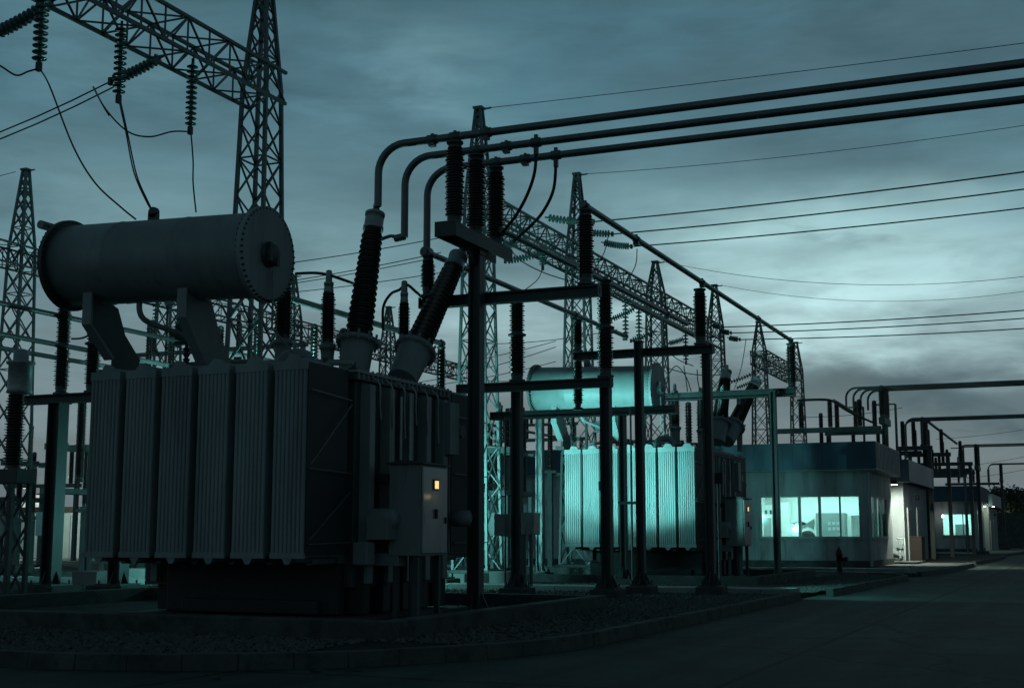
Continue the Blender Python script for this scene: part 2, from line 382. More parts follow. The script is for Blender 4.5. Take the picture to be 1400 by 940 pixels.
# ---------------------------------------------------------------- transformer
def bushing(tr, base, top, r0, r1, turret_r, turret_h, capr, caph, n):
    base = Vector(base); top = Vector(top); u = (top - base).normalized()
    b = T('bushing', '', '', base - Vector(tr.location)); b.parent = tr
    del b['label']; del b['category']
    L = (top - base).length - caph
    pr = sheds(L, 1.0, n, 1.36); MB().lathe([(t, r * (r0 + (r1 - r0) * t / L)) for t, r in pr], base, top, 22).build('porcelain', 'porc', b)
    MB().lathe([(L, capr), (L, capr * 1.08), (L + .05, capr * 1.08), (L + .051, capr), (L + caph - .04, capr), (L + caph - .04, capr * 1.06), (L + caph, capr * 1.06), (L + caph, .05), (L + caph + .16, .045), (L + caph + .18, .03)], base, top, 22).build('cap', 'capm', b)
    m = MB()
    for k in range(12 if turret_r > .2 else 0):
        a = 2 * PI * k / 12; e = u.cross(Vector((1, 0, 0))).normalized(); f = u.cross(e)
        p = base - u * .12 + (e * math.cos(a) + f * math.sin(a)) * turret_r * 1.08; m.lathe([(0, .018), (.14, .018)], p, p + u, 6)
    m.lathe([(-turret_h - .35, turret_r * .78), (-turret_h * .55, turret_r * .86), (-.1, turret_r * .95), (-.099, turret_r * 1.12), (-.04, turret_r * 1.12), (-.039, turret_r * .95), (-.03, turret_r * .95), (-.029, turret_r * .8), (.0, turret_r * .75)], base, top, 28).build('turret', 'paint', b)
    return b

def transformer(Y0, nb, label):
    X0, X1 = -11.92, -8.54; g = .1; dy = Y0 - 13.75
    t = T('power_transformer', label, 'transformer', ((X0 + X1) / 2, Y0 + 2.6, g), 'power transformers')
    ox = .85 if nb == 7 else 0
    YA, YB = Y0 + 1.12, Y0 + 3.78                     # tank body
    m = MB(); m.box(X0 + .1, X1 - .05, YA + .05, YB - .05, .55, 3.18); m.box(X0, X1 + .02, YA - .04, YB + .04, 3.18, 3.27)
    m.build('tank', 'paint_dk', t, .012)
    m = MB()
    for k in range(5):
        y = YA + .25 + k * .54; m.box(X1 - .05, X1 + .1, y - .07, y + .07, .6, 3.14)
        m.prism([(X1 - .05, 3.14), (X1 + .1, 3.14), (X1 - .05, 3.175)], 'y', y - .07, y + .07)
    for k in range(7):
        x = X0 + .35 + k * .47; m.box(x - .05, x + .05, YA - .08, YA + .05, .6, 3.15)
    m.build('stiffener', 'paint', t, .006)
    m = MB(); m.box(X0 - .02, X1 + .04, YA - .06, YB + .06, 3.275, 3.31)
    for k in range(22): m.lathe([(0, .018), (.13, .018)], (X1 + .02, YA + k * .125, 3.2), (X1 + .02, YA + k * .125, 9), 6)
    m.build('cover_flange', 'paint', t)
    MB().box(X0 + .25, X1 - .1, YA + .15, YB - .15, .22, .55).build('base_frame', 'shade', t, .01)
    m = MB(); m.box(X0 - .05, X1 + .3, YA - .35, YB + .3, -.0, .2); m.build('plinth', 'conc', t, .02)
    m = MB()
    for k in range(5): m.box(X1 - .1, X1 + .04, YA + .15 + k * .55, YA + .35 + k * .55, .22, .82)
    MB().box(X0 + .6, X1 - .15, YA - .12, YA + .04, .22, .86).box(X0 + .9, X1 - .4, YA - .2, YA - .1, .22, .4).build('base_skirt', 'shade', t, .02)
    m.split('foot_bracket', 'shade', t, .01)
    pitch = (X1 - X0) / nb; w = pitch - (.1 if nb == 6 else .065)
    for side in (0, 1):
        for k in range(nb):
            xa = X0 + k * pitch + .05; xb = xa + w; ya, yb = (Y0, Y0 + .98) if side == 0 else (Y0 + 3.98, Y0 + 5.18)
            m = MB(); nf = max(8, int(w / .055)); st = w / nf
            for i in range(nf):      # the ends of the cooling fins make the ribbed face
                x = xa + i * st; q = [(x + st * .02, ya + .011), (x + st * .2, ya), (x + st * .7, ya), (x + st * .88, ya + .011)]
                r_ = q + [(x + st * .88, yb - .016), (x + st * .7, yb), (x + st * .2, yb), (x + st * .02, yb - .016)]
                m.prism(r_, 'z', .95, 3.30)
            # backing so the gaps between fins stay dark
            m.box(xa + .01, xb - .02, ya + .017, yb - .017, 1.0, 3.25)
            rd = m.build('radiator', 'sheen', t, 0)
            if k == nb - 1: MB().box(xb - .004, xb + .006, ya + .03, yb - .0, .96, 3.29).build('side_shade', 'shade', rd)  # dark sheet over the outer fin, its shade put into the colour
            xm = (xa + xb) / 2
            h = MB(); yy = ya - .005 if side == 0 else yb - .04
            h.box(xa - .005, xb + .005, yy, yy + .045, 3.2, 3.31)
            h2 = MB().box(xa - .005, xb + .005, yy, yy + .045, .93, 1.0).prism([(xm - .07, .93), (xm + .07, .93), (xm + .03, .86), (xm - .03, .86)], 'y', yy + .01, yy + .03)
            h2.build('drain_lug', 'sheen', rd)
            h.prism([(xm - .09, 3.31), (xm - .02, 3.40), (xm + .10, 3.38), (xm + .16, 3.31)], 'y', yy + .01, yy + .03)
            h.lathe([(0, .02), (.03, .02)], (xm + .02, yy + .05, 3.35), (xm + .02, yy - 1, 3.35), 8)
            h.build('lifting_lug', 'sheen', rd)
            h = MB(); ym = (ya + yb) / 2; yt = YA if side == 0 else YB
            h.tube([(xm, ya + .1, 3.31), (xm, yb - .1, 3.31)], .065, 12); h.tube([(xm, ym, 3.29), (xm, yt, 3.16)], .06, 12); h.build('header_pipe', 'paint', rd); h = MB()
            h.tube([(xm, ya + .1, .93), (xm, yb - .1, .93)], .055, 12); h.tube([(xm, ym, .9), (xm, yt, .9)], .06, 12)
            h.build('header_pipe', 'paint', rd)
    # cross bracing wires on the open side of the front radiators
    m = MB(); xs = X1 + .012
    for a, b in (((Y0 + .03, 2.95), (Y0 + .98, 2.9)), ((Y0 + .03, 2.05), (Y0 + .98, 2.85)), ((Y0 + .03, 2.0), (Y0 + .98, 1.98)), ((Y0 + .03, 1.15), (Y0 + .98, 1.75)), ((Y0 + .03, 1.1), (Y0 + .98, 1.12))):
        m.bar((xs, a[0], a[1]), (xs, b[0], b[1]), .014)
    for a, b in (((Y0 + 4.0, 2.95), (Y0 + 5.15, 2.93)), ((Y0 + 4.0, 2.1), (Y0 + 5.15, 2.1)), ((Y0 + 4.6, 1.9), (Y0 + 5.15, 2.6)), ((Y0 + 4.0, 1.1), (Y0 + 5.15, 1.1))):
        m.bar((xs, a[0], a[1]), (xs, b[0], b[1]), .014)
    m.split('tie_rod', 'galv', t)
    # conservator drum
    cy = 14.4 + dy; cz0, cz1 = 4.93, 4.82; xa, xb = -12.87, -9.66; R = .56
    A = Vector((xa, cy, cz0)); B = Vector((xb, cy, cz1)); L = (B - A).length; u = (B - A).normalized()
    cs = MB(); pr = [(0, R * .3), (.0, R), (L * .3 - .02, R), (L * .3, R + .006), (L * .3 + .02, R), (L * .64 - .02, R), (L * .64, R + .006), (L * .64 + .02, R), (L, R)]
    cs.lathe(pr, A, B, 56); con = cs.build('conservator', 'paint', t)
    MB().lathe([(-.06, .02), (-.06, R * 1.0), (-.03, R + .075), (.03, R + .075), (.03, R)], A, B, 56, False).build('end_flange', 'paint_dk', con)
    MB().lathe([(L - .03, R), (L - .03, R + .075), (L + .03, R + .075), (L + .032, R - .05), (L + .035, .02)], A, B, 56, False).build('end_flange', 'sheen', con)
    for tt in (.0, L):
        m = MB()
        for k in range(48):
            a = 2 * PI * k / 48; p = A + u * (tt - .055) + Vector((0, math.cos(a), math.sin(a))) * (R + .045); m.lathe([(0, .014), (.11, .014)], p, p + u, 6)
        m.build('bolt_ring', 'black', con)
    E = B + u * .035; m = MB()
    m.lathe([(0, .17), (.03, .17), (.03, .10), (.07, .10), (.07, .13), (.1, .13), (.11, .02)], E, E + u, 24)
    m.cb(E + Vector((.08, -.08, .02)), .06, .06, .24); m.cb(E + Vector((.08, .08, -.05)), .06, .06, .18)
    m.build('oil_gauge', 'paint_dk', con)
    MB().tube([E + Vector((.04, .06, -.2)), E + Vector((.05, .06, -.6)), E + Vector((.02, .1, -.95)), Vector((xb + .3, YA + .2, 3.33))], .016, 6).build('breather_pipe', 'paint', con)
    xm = xa + L * .43; zt = cz0 - .02 + R
    MB().lathe([(-.03, .075), (.03, .075)], (xm, cy, zt + .09), (xm, cy + 1, zt + .09), 16).box(xm - .075, xm + .075, cy - .03, cy + .03, zt - .04, zt + .07).build('lifting_eye', 'paint_dk', con)
    # two saddles: a narrow front flange and a deep side web leaning back to the tank
    for k, (x, zb) in enumerate(((-12.28, 3.62), (-10.72, 3.45))):
        yf = cy - .33; zt = 4.48
        m = MB(); mid = 4.02
        m.prism([(yf, zt), (yf + .04, zt), (yf + .04, mid), (yf + .52, zb), (yf + .48, zb - .03), (yf, mid)], 'x', x - .075, x + .075)
        m.build('support_flange', 'paint', t)
        m = MB(); m.prism([(yf + .04, zt), (cy + .25, zt - .16), (cy + .42, mid - .05), (cy + .75, zb + .05), (cy + .75, zb - .22), (yf + .5, zb - .22), (yf + .5, zb), (yf + .04, mid)], 'x', x + .03, x + .05)
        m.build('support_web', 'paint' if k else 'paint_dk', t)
        m = MB(); m.box(x - .12, x + .12, yf + .42, YA + .9, zb - .26, zb - .16); m.box(x - .1, x + .1, YA + .02, YA + .8, 3.27, zb - .16)
        m.build('support_foot', 'paint_dk', t, .01)
    # bushings of the high voltage side, fanned backwards
    o = Vector((ox, dy, 0))
    b1 = (P(490, 462, Y=16.55), P(513, 292, Y=17.12)) if nb == 6 else (P(984, 574, Y=33.8), P(993, 507, Y=34.4))
    b2 = (P(570, 475, Y=17.1), P(627, 350, Y=18.35)) if nb == 6 else (P(1004, 580, Y=34.3), P(1034, 520, Y=35.55))
    bushing(t, b1[0], b1[1], .15, .115, .275, .3, .142, .28, 36)
    bushing(t, b2[0], b2[1], .15, .115, .275, .3, .142, .28, 36)
    for px, py, yy, tp, r in ((387, 462, 16.3, 378, .105), (448, 468, 16.5, 386, .085), (552, 462, 17.3, 400, .07)):
        a = P(px, py, Y=yy) + o; bb = P(px, tp, Y=yy) + o
        bushing(t, a, Vector((a.x, a.y, bb.z)), r, r * .95, r * 1.3, .35, r * .8, .16, 18)
    # cover pipework, valves, relay, hand rail
    m = MB(); z = 3.40
    m.tube(smooth_path([(X0 + .2, YA + .3, z + .15), (X0 + 1.2, YA + .35, z + .17), (X0 + 2.2, YA + .4, z + .1), (X1 - .35, YA + .5, z + .08)]), .035, 8)
    m.tube(smooth_path([(X0 + .6, YA + 1.0, z + .25), (X0 + 1.8, YA + 1.0, z + .22), (X1 - .9, YA + 1.1, z + .2)]), .028, 8)
    m.tube(smooth_path([(xa + 1.2, cy, 4.4), (xa + 1.25, cy + .05, 4.1), (xa + 1.6, cy + .5, 3.9), (xa + 1.9, cy + .9, 3.5)]), .04, 8)
    m.split('cover_pipe', 'paint', t)
    m = MB()
    for x, y, s in ((X0 + .5, YA + .5, .16), (X0 + 1.15, YA + .55, .2), (X0 + 1.6, YA + .9, .17), (X0 + 2.0, YA + .6, .14), (X1 - .75, YA + .45, .15), (X1 - .45, YA + .7, .12)):
        MB().lathe([(0, s * .5), (s, s * .5), (s, s * .75), (s * 1.3, s * .75), (s * 1.3, s * .3), (s * 1.9, s * .25)], (x, y, 3.28), (x, y, 9), 12).build('valve', 'paint_dk', t)
    m.cb((X0 + .55, YA + .2, 4.0), .26, .2, .22); m.cb((X0 + .55, YA + .2, 3.85), .34, .1, .05)
    m.tube([(X0 + .55, YA + .2, 3.85), (X0 + .55, YA + .2, 3.3)], .025, 8); m.lathe(disc_profile(.3, 4, .055), (X0 + .55, YA + .2, 3.5), (X0 + .55, YA + .2, 9), 10)
    m.build('gas_relay', 'paint_dk', t)
    m = MB(); m.tube(smooth_path([(X1 - 1.5, YA + .45, 3.42), (X1 - 1.35, YA + .45, 3.62), (X1 - 1.1, YA + .5, 3.62), (X1 - .95, YA + .5, 3.42)]), .075, 12)
    m.build('vent_bend', 'paint', t)
    # end-face fittings: cable box, small tanks, conduits
    m = MB(); m.box(X1 + .02, X1 + .2, YA + 2.35, YA + 2.65, 2.35, 3.1); m.build('terminal_box', 'paint', t, .01)
    m = MB()
    for k in range(6):
        y = YA + .35 + k * .34; m.tube(smooth_path([(X1 + .02, y, 3.26), (X1 + .13, y + .02, 3.15), (X1 + .12, y + .05, 2.9), (X1 + .11, y + .1, 2.7 - .1 * (k % 3))]), .011, 6)
    m.tube([(X1 + .14, YA + .95, 3.05), (X1 + .14, YA + .95, 2.6), (X1 + .14, YA + .95, 2.2)], .02, 8)
    m.tube([(X1 + .12, YA + 1.25, 3.1), (X1 + .12, YA + 1.25, 1.2)], .022, 8)
    m.split('conduit', 'capm', t)
    m = MB(); m.lathe([(0, .02), (0, .13), (.34, .13), (.38, .06)], (X1 + .12, YA + .25, 1.42), (X1 + .55, YA + .25, 1.42), 18); m.cb((X1 + .3, YA + .15, 1.3), .3, .25, .3); m.build('pump_motor', 'paint', t, .01)
    MB().cb((X1 + .14, YA + .0, .98), .2, .22, .28).build('valve_box', 'paint', t, .01); MB().cb((X1 + .3, YA + .4, .9), .34, .2, .16).build('pipe_junction', 'paint', t, .01)
    m = MB(); m.lathe([(0, .02), (0, .12), (.25, .12), (.28, .05)], (X1 + .05, YB + .12, 1.45), (X1 + .6, YB + .12, 1.45), 18); m.build('oil_filter', 'paint', t); MB().lathe([(0, .09), (.22, .09)], (X1 - .02, YB + .12, 2.7), (X1 + .6, YB + .12, 2.7), 14).build('relief_valve', 'paint', t)
    # marshalling box on the end face
    bx0, bx1, by0, by1, bz0, bz1 = -8.2, -7.75, Y0 + 1.4, Y0 + 2.12, .95, 2.1
    cb = MB().box(bx0, bx1, by0, by1, bz0, bz1).build('control_box', 'paint', t, .008)
    MB().prism([(bx0 - .04, bz1 + .003), (bx1 + .05, bz1 + .003), (bx1 + .05, bz1 + .02), ((bx0 + bx1) / 2, bz1 + .06), (bx0 - .04, bz1 + .02)], 'y', by0 - .04, by1 + .05).build('box_roof', 'paint_dk', cb)
    MB().box(bx1 + .004, bx1 + .03, by0 + .015, by1 - .015, bz0 + .03, bz1 - .03).build('box_door', 'door', cb, .006)
    ym = by0 + .36
    MB().box(bx1 + .032, bx1 + .045, ym - .075, ym + .075, 1.78, 1.92).build('display_frame', 'black', cb)
    MB().box(bx1 + .047, bx1 + .052, ym - .05, ym + .05, 1.80, 1.90).build('display_window', 'lampy', cb)
    MB().box(bx1 + .032, bx1 + .06, ym - .02, ym + .02, 1.42, 1.54).box(bx1 + .032, bx1 + .05, by1 - .08, by1 - .03, 1.36, 1.44).build('door_handle', 'black', cb)
    m = MB()
    for y in (by0 + .06, by1 - .06):
        m.box(bx0 + .05, bx0 + .12, y - .03, y + .03, .15, bz0); m.box(bx1 - .12, bx1 - .05, y - .03, y + .03, .15, bz0)
    for y in (by0 + .2, by0 + .3, by0 + .42): m.tube([(bx0 + .22, y, .15), (bx0 + .22, y, bz0)], .03, 8)
    m.box(X1 - .02, bx0, by0 + .3, by0 + .38, 1.1, 1.2); m.box(X1 - .02, bx0, by0 + .3, by0 + .38, 1.9, 2.0)
    m.split('box_leg', 'steel', cb)
    return t
transformer(13.75, 6, 'large near transformer in dark grey paint with drum tank on top, unlit')
transformer(31.0, 7, 'farther transformer floodlit bright cyan behind the dark posts')

# ---------------------------------------------------------------- oil pits, kerbs, ground
GZ = .10
def pit(Y0, Y1, label):
    t = T('oil_pit_wall', label, 'low wall', (-6.9, Y0, 0), 'low concrete walls round the transformer pits')
    x0, x1 = -15.5, -6.85; w = .22
    MB().box(x0, x1, Y0, Y0 + w, 0, .3).build('wall_run', 'conc', t, .015)
    MB().box(x0, x1, Y1 - w, Y1, 0, .3).build('wall_run', 'conc', t, .015)
    MB().box(x1 - w, x1, Y0 + w, Y1 - w, 0, .3).build('wall_run', 'conc', t, .015)
    MB().box(x0, x0 + w, Y0 + w, Y1 - w, 0, .3).build('wall_run', 'conc', t, .015)
pit(12.75, 19.7, 'low concrete pit wall around the base of the near transformer')
pit(29.9, 36.7, 'low concrete pit wall around the base of the floodlit transformer')

arc = [(-9.2 + 4.15 * math.cos(a), 14.05 + 4.35 * math.sin(a)) for a in [math.radians(-92 + i * 92 / 22) for i in range(23)]]
arc2 = [(-9.2 + 4.0 * math.cos(a), 14.05 + 4.2 * math.sin(a)) for a in [math.radians(-92 + i * 92 / 22) for i in range(23)]]
def ksegs(pts, seg=.5):
    """resample a path into kerb stones"""
    pts = [Vector((x, y, 0)) for x, y in pts]; d = [0]
    for a, b in zip(pts, pts[1:]): d.append(d[-1] + (b - a).length)
    def at(s):
        for i in range(len(d) - 1):
            if s <= d[i + 1] + 1e-9: return pts[i].lerp(pts[i + 1], (s - d[i]) / (d[i + 1] - d[i]))
        return pts[-1]
    n = max(1, round(d[-1] / seg)); return [(at(d[-1] * i / n), at(d[-1] * (i + 1) / n)) for i in range(n)]
def kerb(path, label, h=.15, w=.16):
    t = MB()
    for a, b in ksegs(path):
        u = (b - a).normalized(); n = Vector((-u.y, u.x, 0)); a2 = a + u * .003; b2 = b - u * .003; j = random.uniform(-.004, .004); j2 = random.uniform(-.004, .004)
        q = [a2 + n * j2, b2 + n * j2, b2 + n * (w + j2), a2 + n * (w + j2)]
        vs = [(p.x, p.y, 0) for p in q] + [(q[0].x + n.x * .02, q[0].y + n.y * .02, h + j), (q[1].x + n.x * .02, q[1].y + n.y * .02, h + j), (q[2].x, q[2].y, h + j), (q[3].x, q[3].y, h + j)]
        t.add(vs, [(0, 3, 2, 1), (4, 5, 6, 7), (0, 1, 5, 4), (1, 2, 6, 5), (2, 3, 7, 6), (3, 0, 4, 7)])
    o = t.build('kerb', 'conc', None, .008, at=(path[0][0], path[0][1], 0)); return tag(o, label, 'kerb', 'concrete kerbs along the road')
kerb([(-60, 9.72)] + arc + [(-5.05, 25.6)], 'long curved kerb of concrete stones in front of the near transformer')
kerb([(-4.75, 27.4), (-4.55, 38.0), (-4.9, 39.2), (-5.8, 39.7)], 'short straight kerb beside the gravel before the hydrant')
kerb([(-4.6, 41.5), (-4.25, 46), (-4.2, 56), (-4.5, 57.2)], 'kerb edging the apron of the control building')
kerb([(-4.4, 59.5), (-4.1, 70), (-4.3, 80), (-4.6, 82)], 'kerb beyond the control building porch')
kerb([(-4.4, 86), (-4.1, 95), (-4.1, 112)], 'distant kerb by the second control building')

struct(MB().box(-900, 900, -300, 1500, -.5, 0).build('ground', 'gravel'))
struct(MB().add([(-80, -30, .004), (6, -30, .004), (6, 420, .004), (-80, 420, .004)], [(0, 1, 2, 3)]).build('road', 'road'))
struct(MB().prism([(-78, 9.9)] + arc2 + [(-5.2, 41.0), (-78, 41.0)], 'z', .006, GZ).build('gravel_bed', 'gravel'))
struct(MB().prism([(-78, 41.2), (-4.76, 41.2), (-4.4, 46), (-4.36, 57.5), (-78, 57.5)], 'z', .007, .12).build('pavement', 'conc'))
struct(MB().prism([(-78, 59.5), (-4.56, 59.5), (-4.26, 70), (-4.46, 81.5), (-78, 81.5)], 'z', .007, .12).build('verge', 'gravel'))
struct(MB().prism([(-78, 86), (-4.56, 86), (-4.26, 95), (-4.26, 112), (-78, 112)], 'z', .007, .12).build('pavement', 'conc'))
def trench(x0, x1, y0, y1, label):
    m = MB(); x = x0
    while x < x1 - .1:
        e = min(x + .6, x1); j = random.uniform(-.006, .006); m.box(x + .006, e - .006, y0, y1, 0, .2 + j); x = e
    tag(m.build('cable_trench_cover', 'trench', None, 0, at=(x0, y0, 0)), label, 'trench cover', 'concrete cable trench covers')
trench(-40, -5.25, 25.5, 26.5, 'long pale row of concrete trench covers between the two transformers')
trench(-40, -5.2, 42.6, 43.4, 'row of concrete trench covers in front of the control building')

# loose stones
def stones(name, label, zones, n, s0, s1):
    import numpy as np
    rng = np.random.default_rng(5); vs = []; fs = []
    base = np.array([(1, 0, 0), (-1, 0, 0), (0, 1, 0), (0, -1, 0), (0, 0, 1), (0, 0, -1)], float)
    F = [(0, 2, 4), (2, 1, 4), (1, 3, 4), (3, 0, 4), (2, 0, 5), (1, 2, 5), (3, 1, 5), (0, 3, 5)]
    tot = sum(z[4] for z in zones)
    for x0, x1, y0, y1, wgt in zones:
        for i in range(int(n * wgt / tot)):
            x = rng.uniform(x0, x1); y = rng.uniform(y0, y1)
            if y < 15 and (x + 9.2) ** 2 / 3.9 ** 2 + (y - 14.05) ** 2 / 4.1 ** 2 > 1 and x > -9.2: continue
            s = rng.uniform(s0, s1); b = base * rng.uniform(.6, 1.25, (6, 3)) * s; a = rng.uniform(0, 6.28); c, d = math.cos(a), math.sin(a)
            b = np.stack([b[:, 0] * c - b[:, 1] * d, b[:, 0] * d + b[:, 1] * c, b[:, 2] * .7], 1) + (x, y, GZ + s * .25)
            o = len(vs) ; vs.extend(map(tuple, b)); fs.extend([tuple(o + k for k in f) for f in F])
    me = bpy.data.meshes.new(name); me.from_pydata(vs, [], fs); me.materials.append(M['stone']); o = bpy.data.objects.new(name, me); C.objects.link(o)
    o['label'] = label; o['category'] = 'gravel'; return stuff(o)
stones('gravel_stones', 'loose grey gravel stones covering the switchyard beds', [(-26, -7, 19.8, 25.4, 4), (-7, -5.25, 12.5, 25.4, 1.2), (-26, -5, 26.6, 29.8, 3), (-6.7, -5, 28, 41, 1.0), (-13, -7, 9.95, 12.6, 1.2), (-26, -16, 12, 20, 1.2)], 46000, .018, .045)

# ---------------------------------------------------------------- near T support, arm, busbars
def post_thing(x, y, z1, label, w=.26, foot=.28, base=.0, junction=False, round_=False, m='steel', name='support_post'):
    t = T(name, label, 'post', (x, y, base), 'steel posts of the switchyard')
    if foot > 0: footing(t, x, y, base, foot, max(w * 2.9, .5), w)
    mb = MB()
    if round_: round_post(mb, x, y, foot, z1, w / 2)
    else: hpost(mb, x, y, foot, z1, w, w)
    mb.build('post', m, t)
    MB().box(x - w * .62, x + w * .62, y - w * .62, y + w * .62, z1, z1 + .025).build('top_plate', m, t)
    return t

TX, TY = -8.23, 17.85
t = T('bus_support', 'tall near steel post with a short crossarm carrying three insulators', 'post', (TX, TY, .0), 'T shaped busbar supports')
footing(t, TX, TY, .0, .12, .62, .2)
m = MB(); hpost(m, TX, TY, .12, 5.36, .19, .18); m.build('post', 'steel', t)
ya = P(610, 305, X=TX).y; yb = P(688, 338, X=TX).y
m = MB()
for s in (-1, 1): m.box(TX + s * .14 - .02, TX + s * .14 + .02, ya, yb, 5.44, 5.62)
m.box(TX - .16, TX + .16, ya, yb, 5.62, 5.64); m.prism([(ya, 5.44), (ya, 5.62), (ya - .03, 5.66), (ya - .03, 5.44)], 'x', TX - .17, TX + .17)
m.box(TX - .11, TX + .11, TY - .11, TY + .11, 5.36, 5.44); m.prism([(TY - .4, 5.44), (TY + .4, 5.44), (TY + .14, 5.2), (TY - .14, 5.2)], 'x', TX - .012, TX + .012)
m.build('crossarm', 'steel', t)
PZ = 6.99; bus_names = ['topmost', 'middle', 'lowest']
for k, (px, ex, ez) in enumerate(((622, 515, 290), (651, 552, 325), (678, 583, 345))):
    yy = P(px, 200, X=TX).y
    post_insulator((TX, yy, 5.64), 1.28, ['nearest black insulator under the topmost long busbar', 'black insulator under the middle long busbar', 'farthest black insulator under the lowest long busbar'][k], .105)
    a = P(ex, 400, Y=yy); zz = P(ex, ez, Y=yy).z
    if k == 0: zz = P(513, 283, Y=yy).z
    end = Vector((a.x, yy, zz)); pts = elbow(end, (a.x, yy, PZ), (9.0, yy, PZ), .42)
    tb = pipe_bus(pts, .058, ['topmost of the three long busbar tubes running right, bent down onto the tall bushing', 'middle of the three long busbar tubes with a flexible dropper', 'lowest of the three long busbar tubes, bent down to a small insulator'][k],
        [((TX, yy, PZ), (1, 0, 0)), ((TX + .5, yy, PZ), (1, 0, 0)), ((a.x + .9, yy, PZ), (1, 0, 0))])
    if k == 0: MB().lathe([(0, .05), (.05, .05), (.05, .025), (.12, .025), (.12, .045), (.2, .045), (.2, .02), (.3, .02)], end + Vector((0, 0, .05)), end - Vector((0, 0, 1)), 10).build('connector', 'galv', tb)
    if k == 1:
        MB().tube([end + Vector((0, 0, .02)), end + Vector((-.16, 0, .0))], .06, 12).build('elbow_end', 'pipe', tb)
        MB().tube(smooth_path([end + Vector((-.1, 0, 0)), P(533, 323, Y=yy), P(512, 332, Y=yy), P(505, 345, Y=yy + .1)]), .03, 8).build('link', 'pipe', tb)
    if k == 2: MB().lathe([(-.07, .09), (.07, .09)], end, end + Vector((0, 1, 0)), 14).build('connector', 'pipe', tb); P3 = end
    if k > 0:
        cx = P((0, 733, 760)[k], 200, Y=yy); c0 = Vector((cx.x, yy, PZ - .05)); c1 = P((0, 686, 702)[k], (0, 318, 330)[k], X=-8.1 + .02 * k)
        mids = [P((0, 731, 757)[k], (0, 235, 258)[k], Y=yy + .1), P((0, 720, 742)[k], (0, 268, 290)[k], Y=yy + .25), P((0, 703, 722)[k], (0, 298, 312)[k], Y=yy + .5)]
        tt = T('flexible_dropper', ['', 'flexible conductor hanging from the middle long busbar', 'flexible conductor hanging from the lowest long busbar'][k], 'conductor', c0, 'flexible droppers under the long busbars')
        MB().tube(smooth_path([c0] + mids + [c1]), .026, 8).build('conductor', 'wire', tt)
        MB().lathe([(0, .075), (.14, .075)], c0 + Vector((-.07, 0, .05)), c0 + Vector((1, 0, .05)), 12).cb(c0 - Vector((0, 0, .06)), .06, .06, .16).cb(c0 + Vector((0, 0, .14)), .05, .05, .06).build('clamp', 'galv', tt)

# beam A with its end insulators and the long descending busbar f
def beam_x(x0, x1, y, z, label, h=.17, w=.16, name='crossbeam', m='steel'):
    t = T(name, label, 'beam', (x0, y, z), 'horizontal crossbeams of the switchyard')
    mb = MB(); mb.box(x0, x1, y - w / 2, y + w / 2, z - h / 2, z - h / 2 + .03); mb.box(x0, x1, y - w / 2, y + w / 2, z + h / 2 - .03, z + h / 2); mb.box(x0, x1, y - .02, y + .02, z - h / 2 + .03, z + h / 2 - .03)
    mb.box(x0, x0 + .02, y - w / 2, y + w / 2, z - h / 2 + .03, z + h / 2 - .03); mb.box(x1 - .02, x1, y - w / 2, y + w / 2, z - h / 2 + .03, z + h / 2 - .03)
    mb.build('beam', m, t); return t
YA_ = TY + .26; a = P(575, 414, Y=YA_); b = P(820, 398, Y=YA_); zA = (a.z + b.z) / 2
beam_x(a.x, b.x, YA_, zA, 'crossbeam bolted behind the tall near post, below the three insulators')
XF = P(800, 284, Y=YA_).x
post_insulator((XF, YA_, zA + .1), P(800, 286, Y=YA_).z - zA - .1, 'black insulator on the right end of the near crossbeam', .095)
post_insulator((P(585, 400, Y=YA_).x, YA_ , zA + .1), P(583, 348, Y=YA_).z - zA - .1, 'black insulator on the left end of the near crossbeam', .085)
ZF = P(800, 284, Y=YA_).z + .03
yf1 = P(1081, 467, X=XF).y
pipe_bus([(XF, YA_ - .12, ZF), (XF, yf1 + .1, ZF)], .048, 'long diagonal busbar tube receding from the near crossbeam to the far one',
    [((XF, YA_, ZF), (0, 1, 0)), ((XF, P(870, 330, X=XF).y, ZF), (0, 1, 0)), ((XF, P(960, 388, X=XF).y, ZF), (0, 1, 0)), ((XF, P(1037, 440, X=XF).y, ZF), (0, 1, 0)), ((XF, yf1, ZF), (0, 1, 0))])

# row at Y 22.8 : posts 707 and 827, beam B
YB_ = 22.9
xb0 = P(660, 533, Y=YB_).x; p7 = P(707, 532, Y=YB_); p8 = P(828, 525, Y=YB_); xb1 = P(843, 523, Y=YB_).x; zB = P(760, 528, Y=YB_).z
beam_x(xb0 - .4, xb1, YB_ - .26, zB, 'low crossbeam in front of the drum of the floodlit transformer')
for k, p in enumerate((p7, p8)):
    tt = post_thing(p.x, YB_, zB + .1, ['steel post with junction boxes, standing right of the near transformer', 'thick dark post standing before the left half of the floodlit transformer'][k], .18, .26)
    top = P((707, 827)[k], (396, 382)[k], Y=YB_).z
    post_insulator((p.x, YB_, zB + .13), top - zB - .13, ['tall two piece insulator on the post with junction boxes', 'tall two piece insulator on the thick dark post before the floodlit drum'][k], .115, two=True)
    if k == 0:
        m = MB(); m.box(p.x + .16, p.x + .42, YB_ - .2, YB_ + .1, 1.22, 1.62); m.build('junction_box', 'door', tt, .01)
        m = MB(); m.box(p.x - .38, p.x - .16, YB_ - .2, YB_ + .1, 1.2, 1.6); m.build('junction_box', 'paint', tt, .01)
        m = MB(); m.box(p.x + .14, p.x + .18, YB_ - .05, YB_ + .0, .3, 1.3); m.tube([(p.x + .28, YB_, .3), (p.x + .26, YB_, 1.22)], .03, 8); m.tube([(p.x - .24, YB_, .3), (p.x - .24, YB_, 3.4)], .022, 8); m.build('cable_conduit', 'galv', tt)

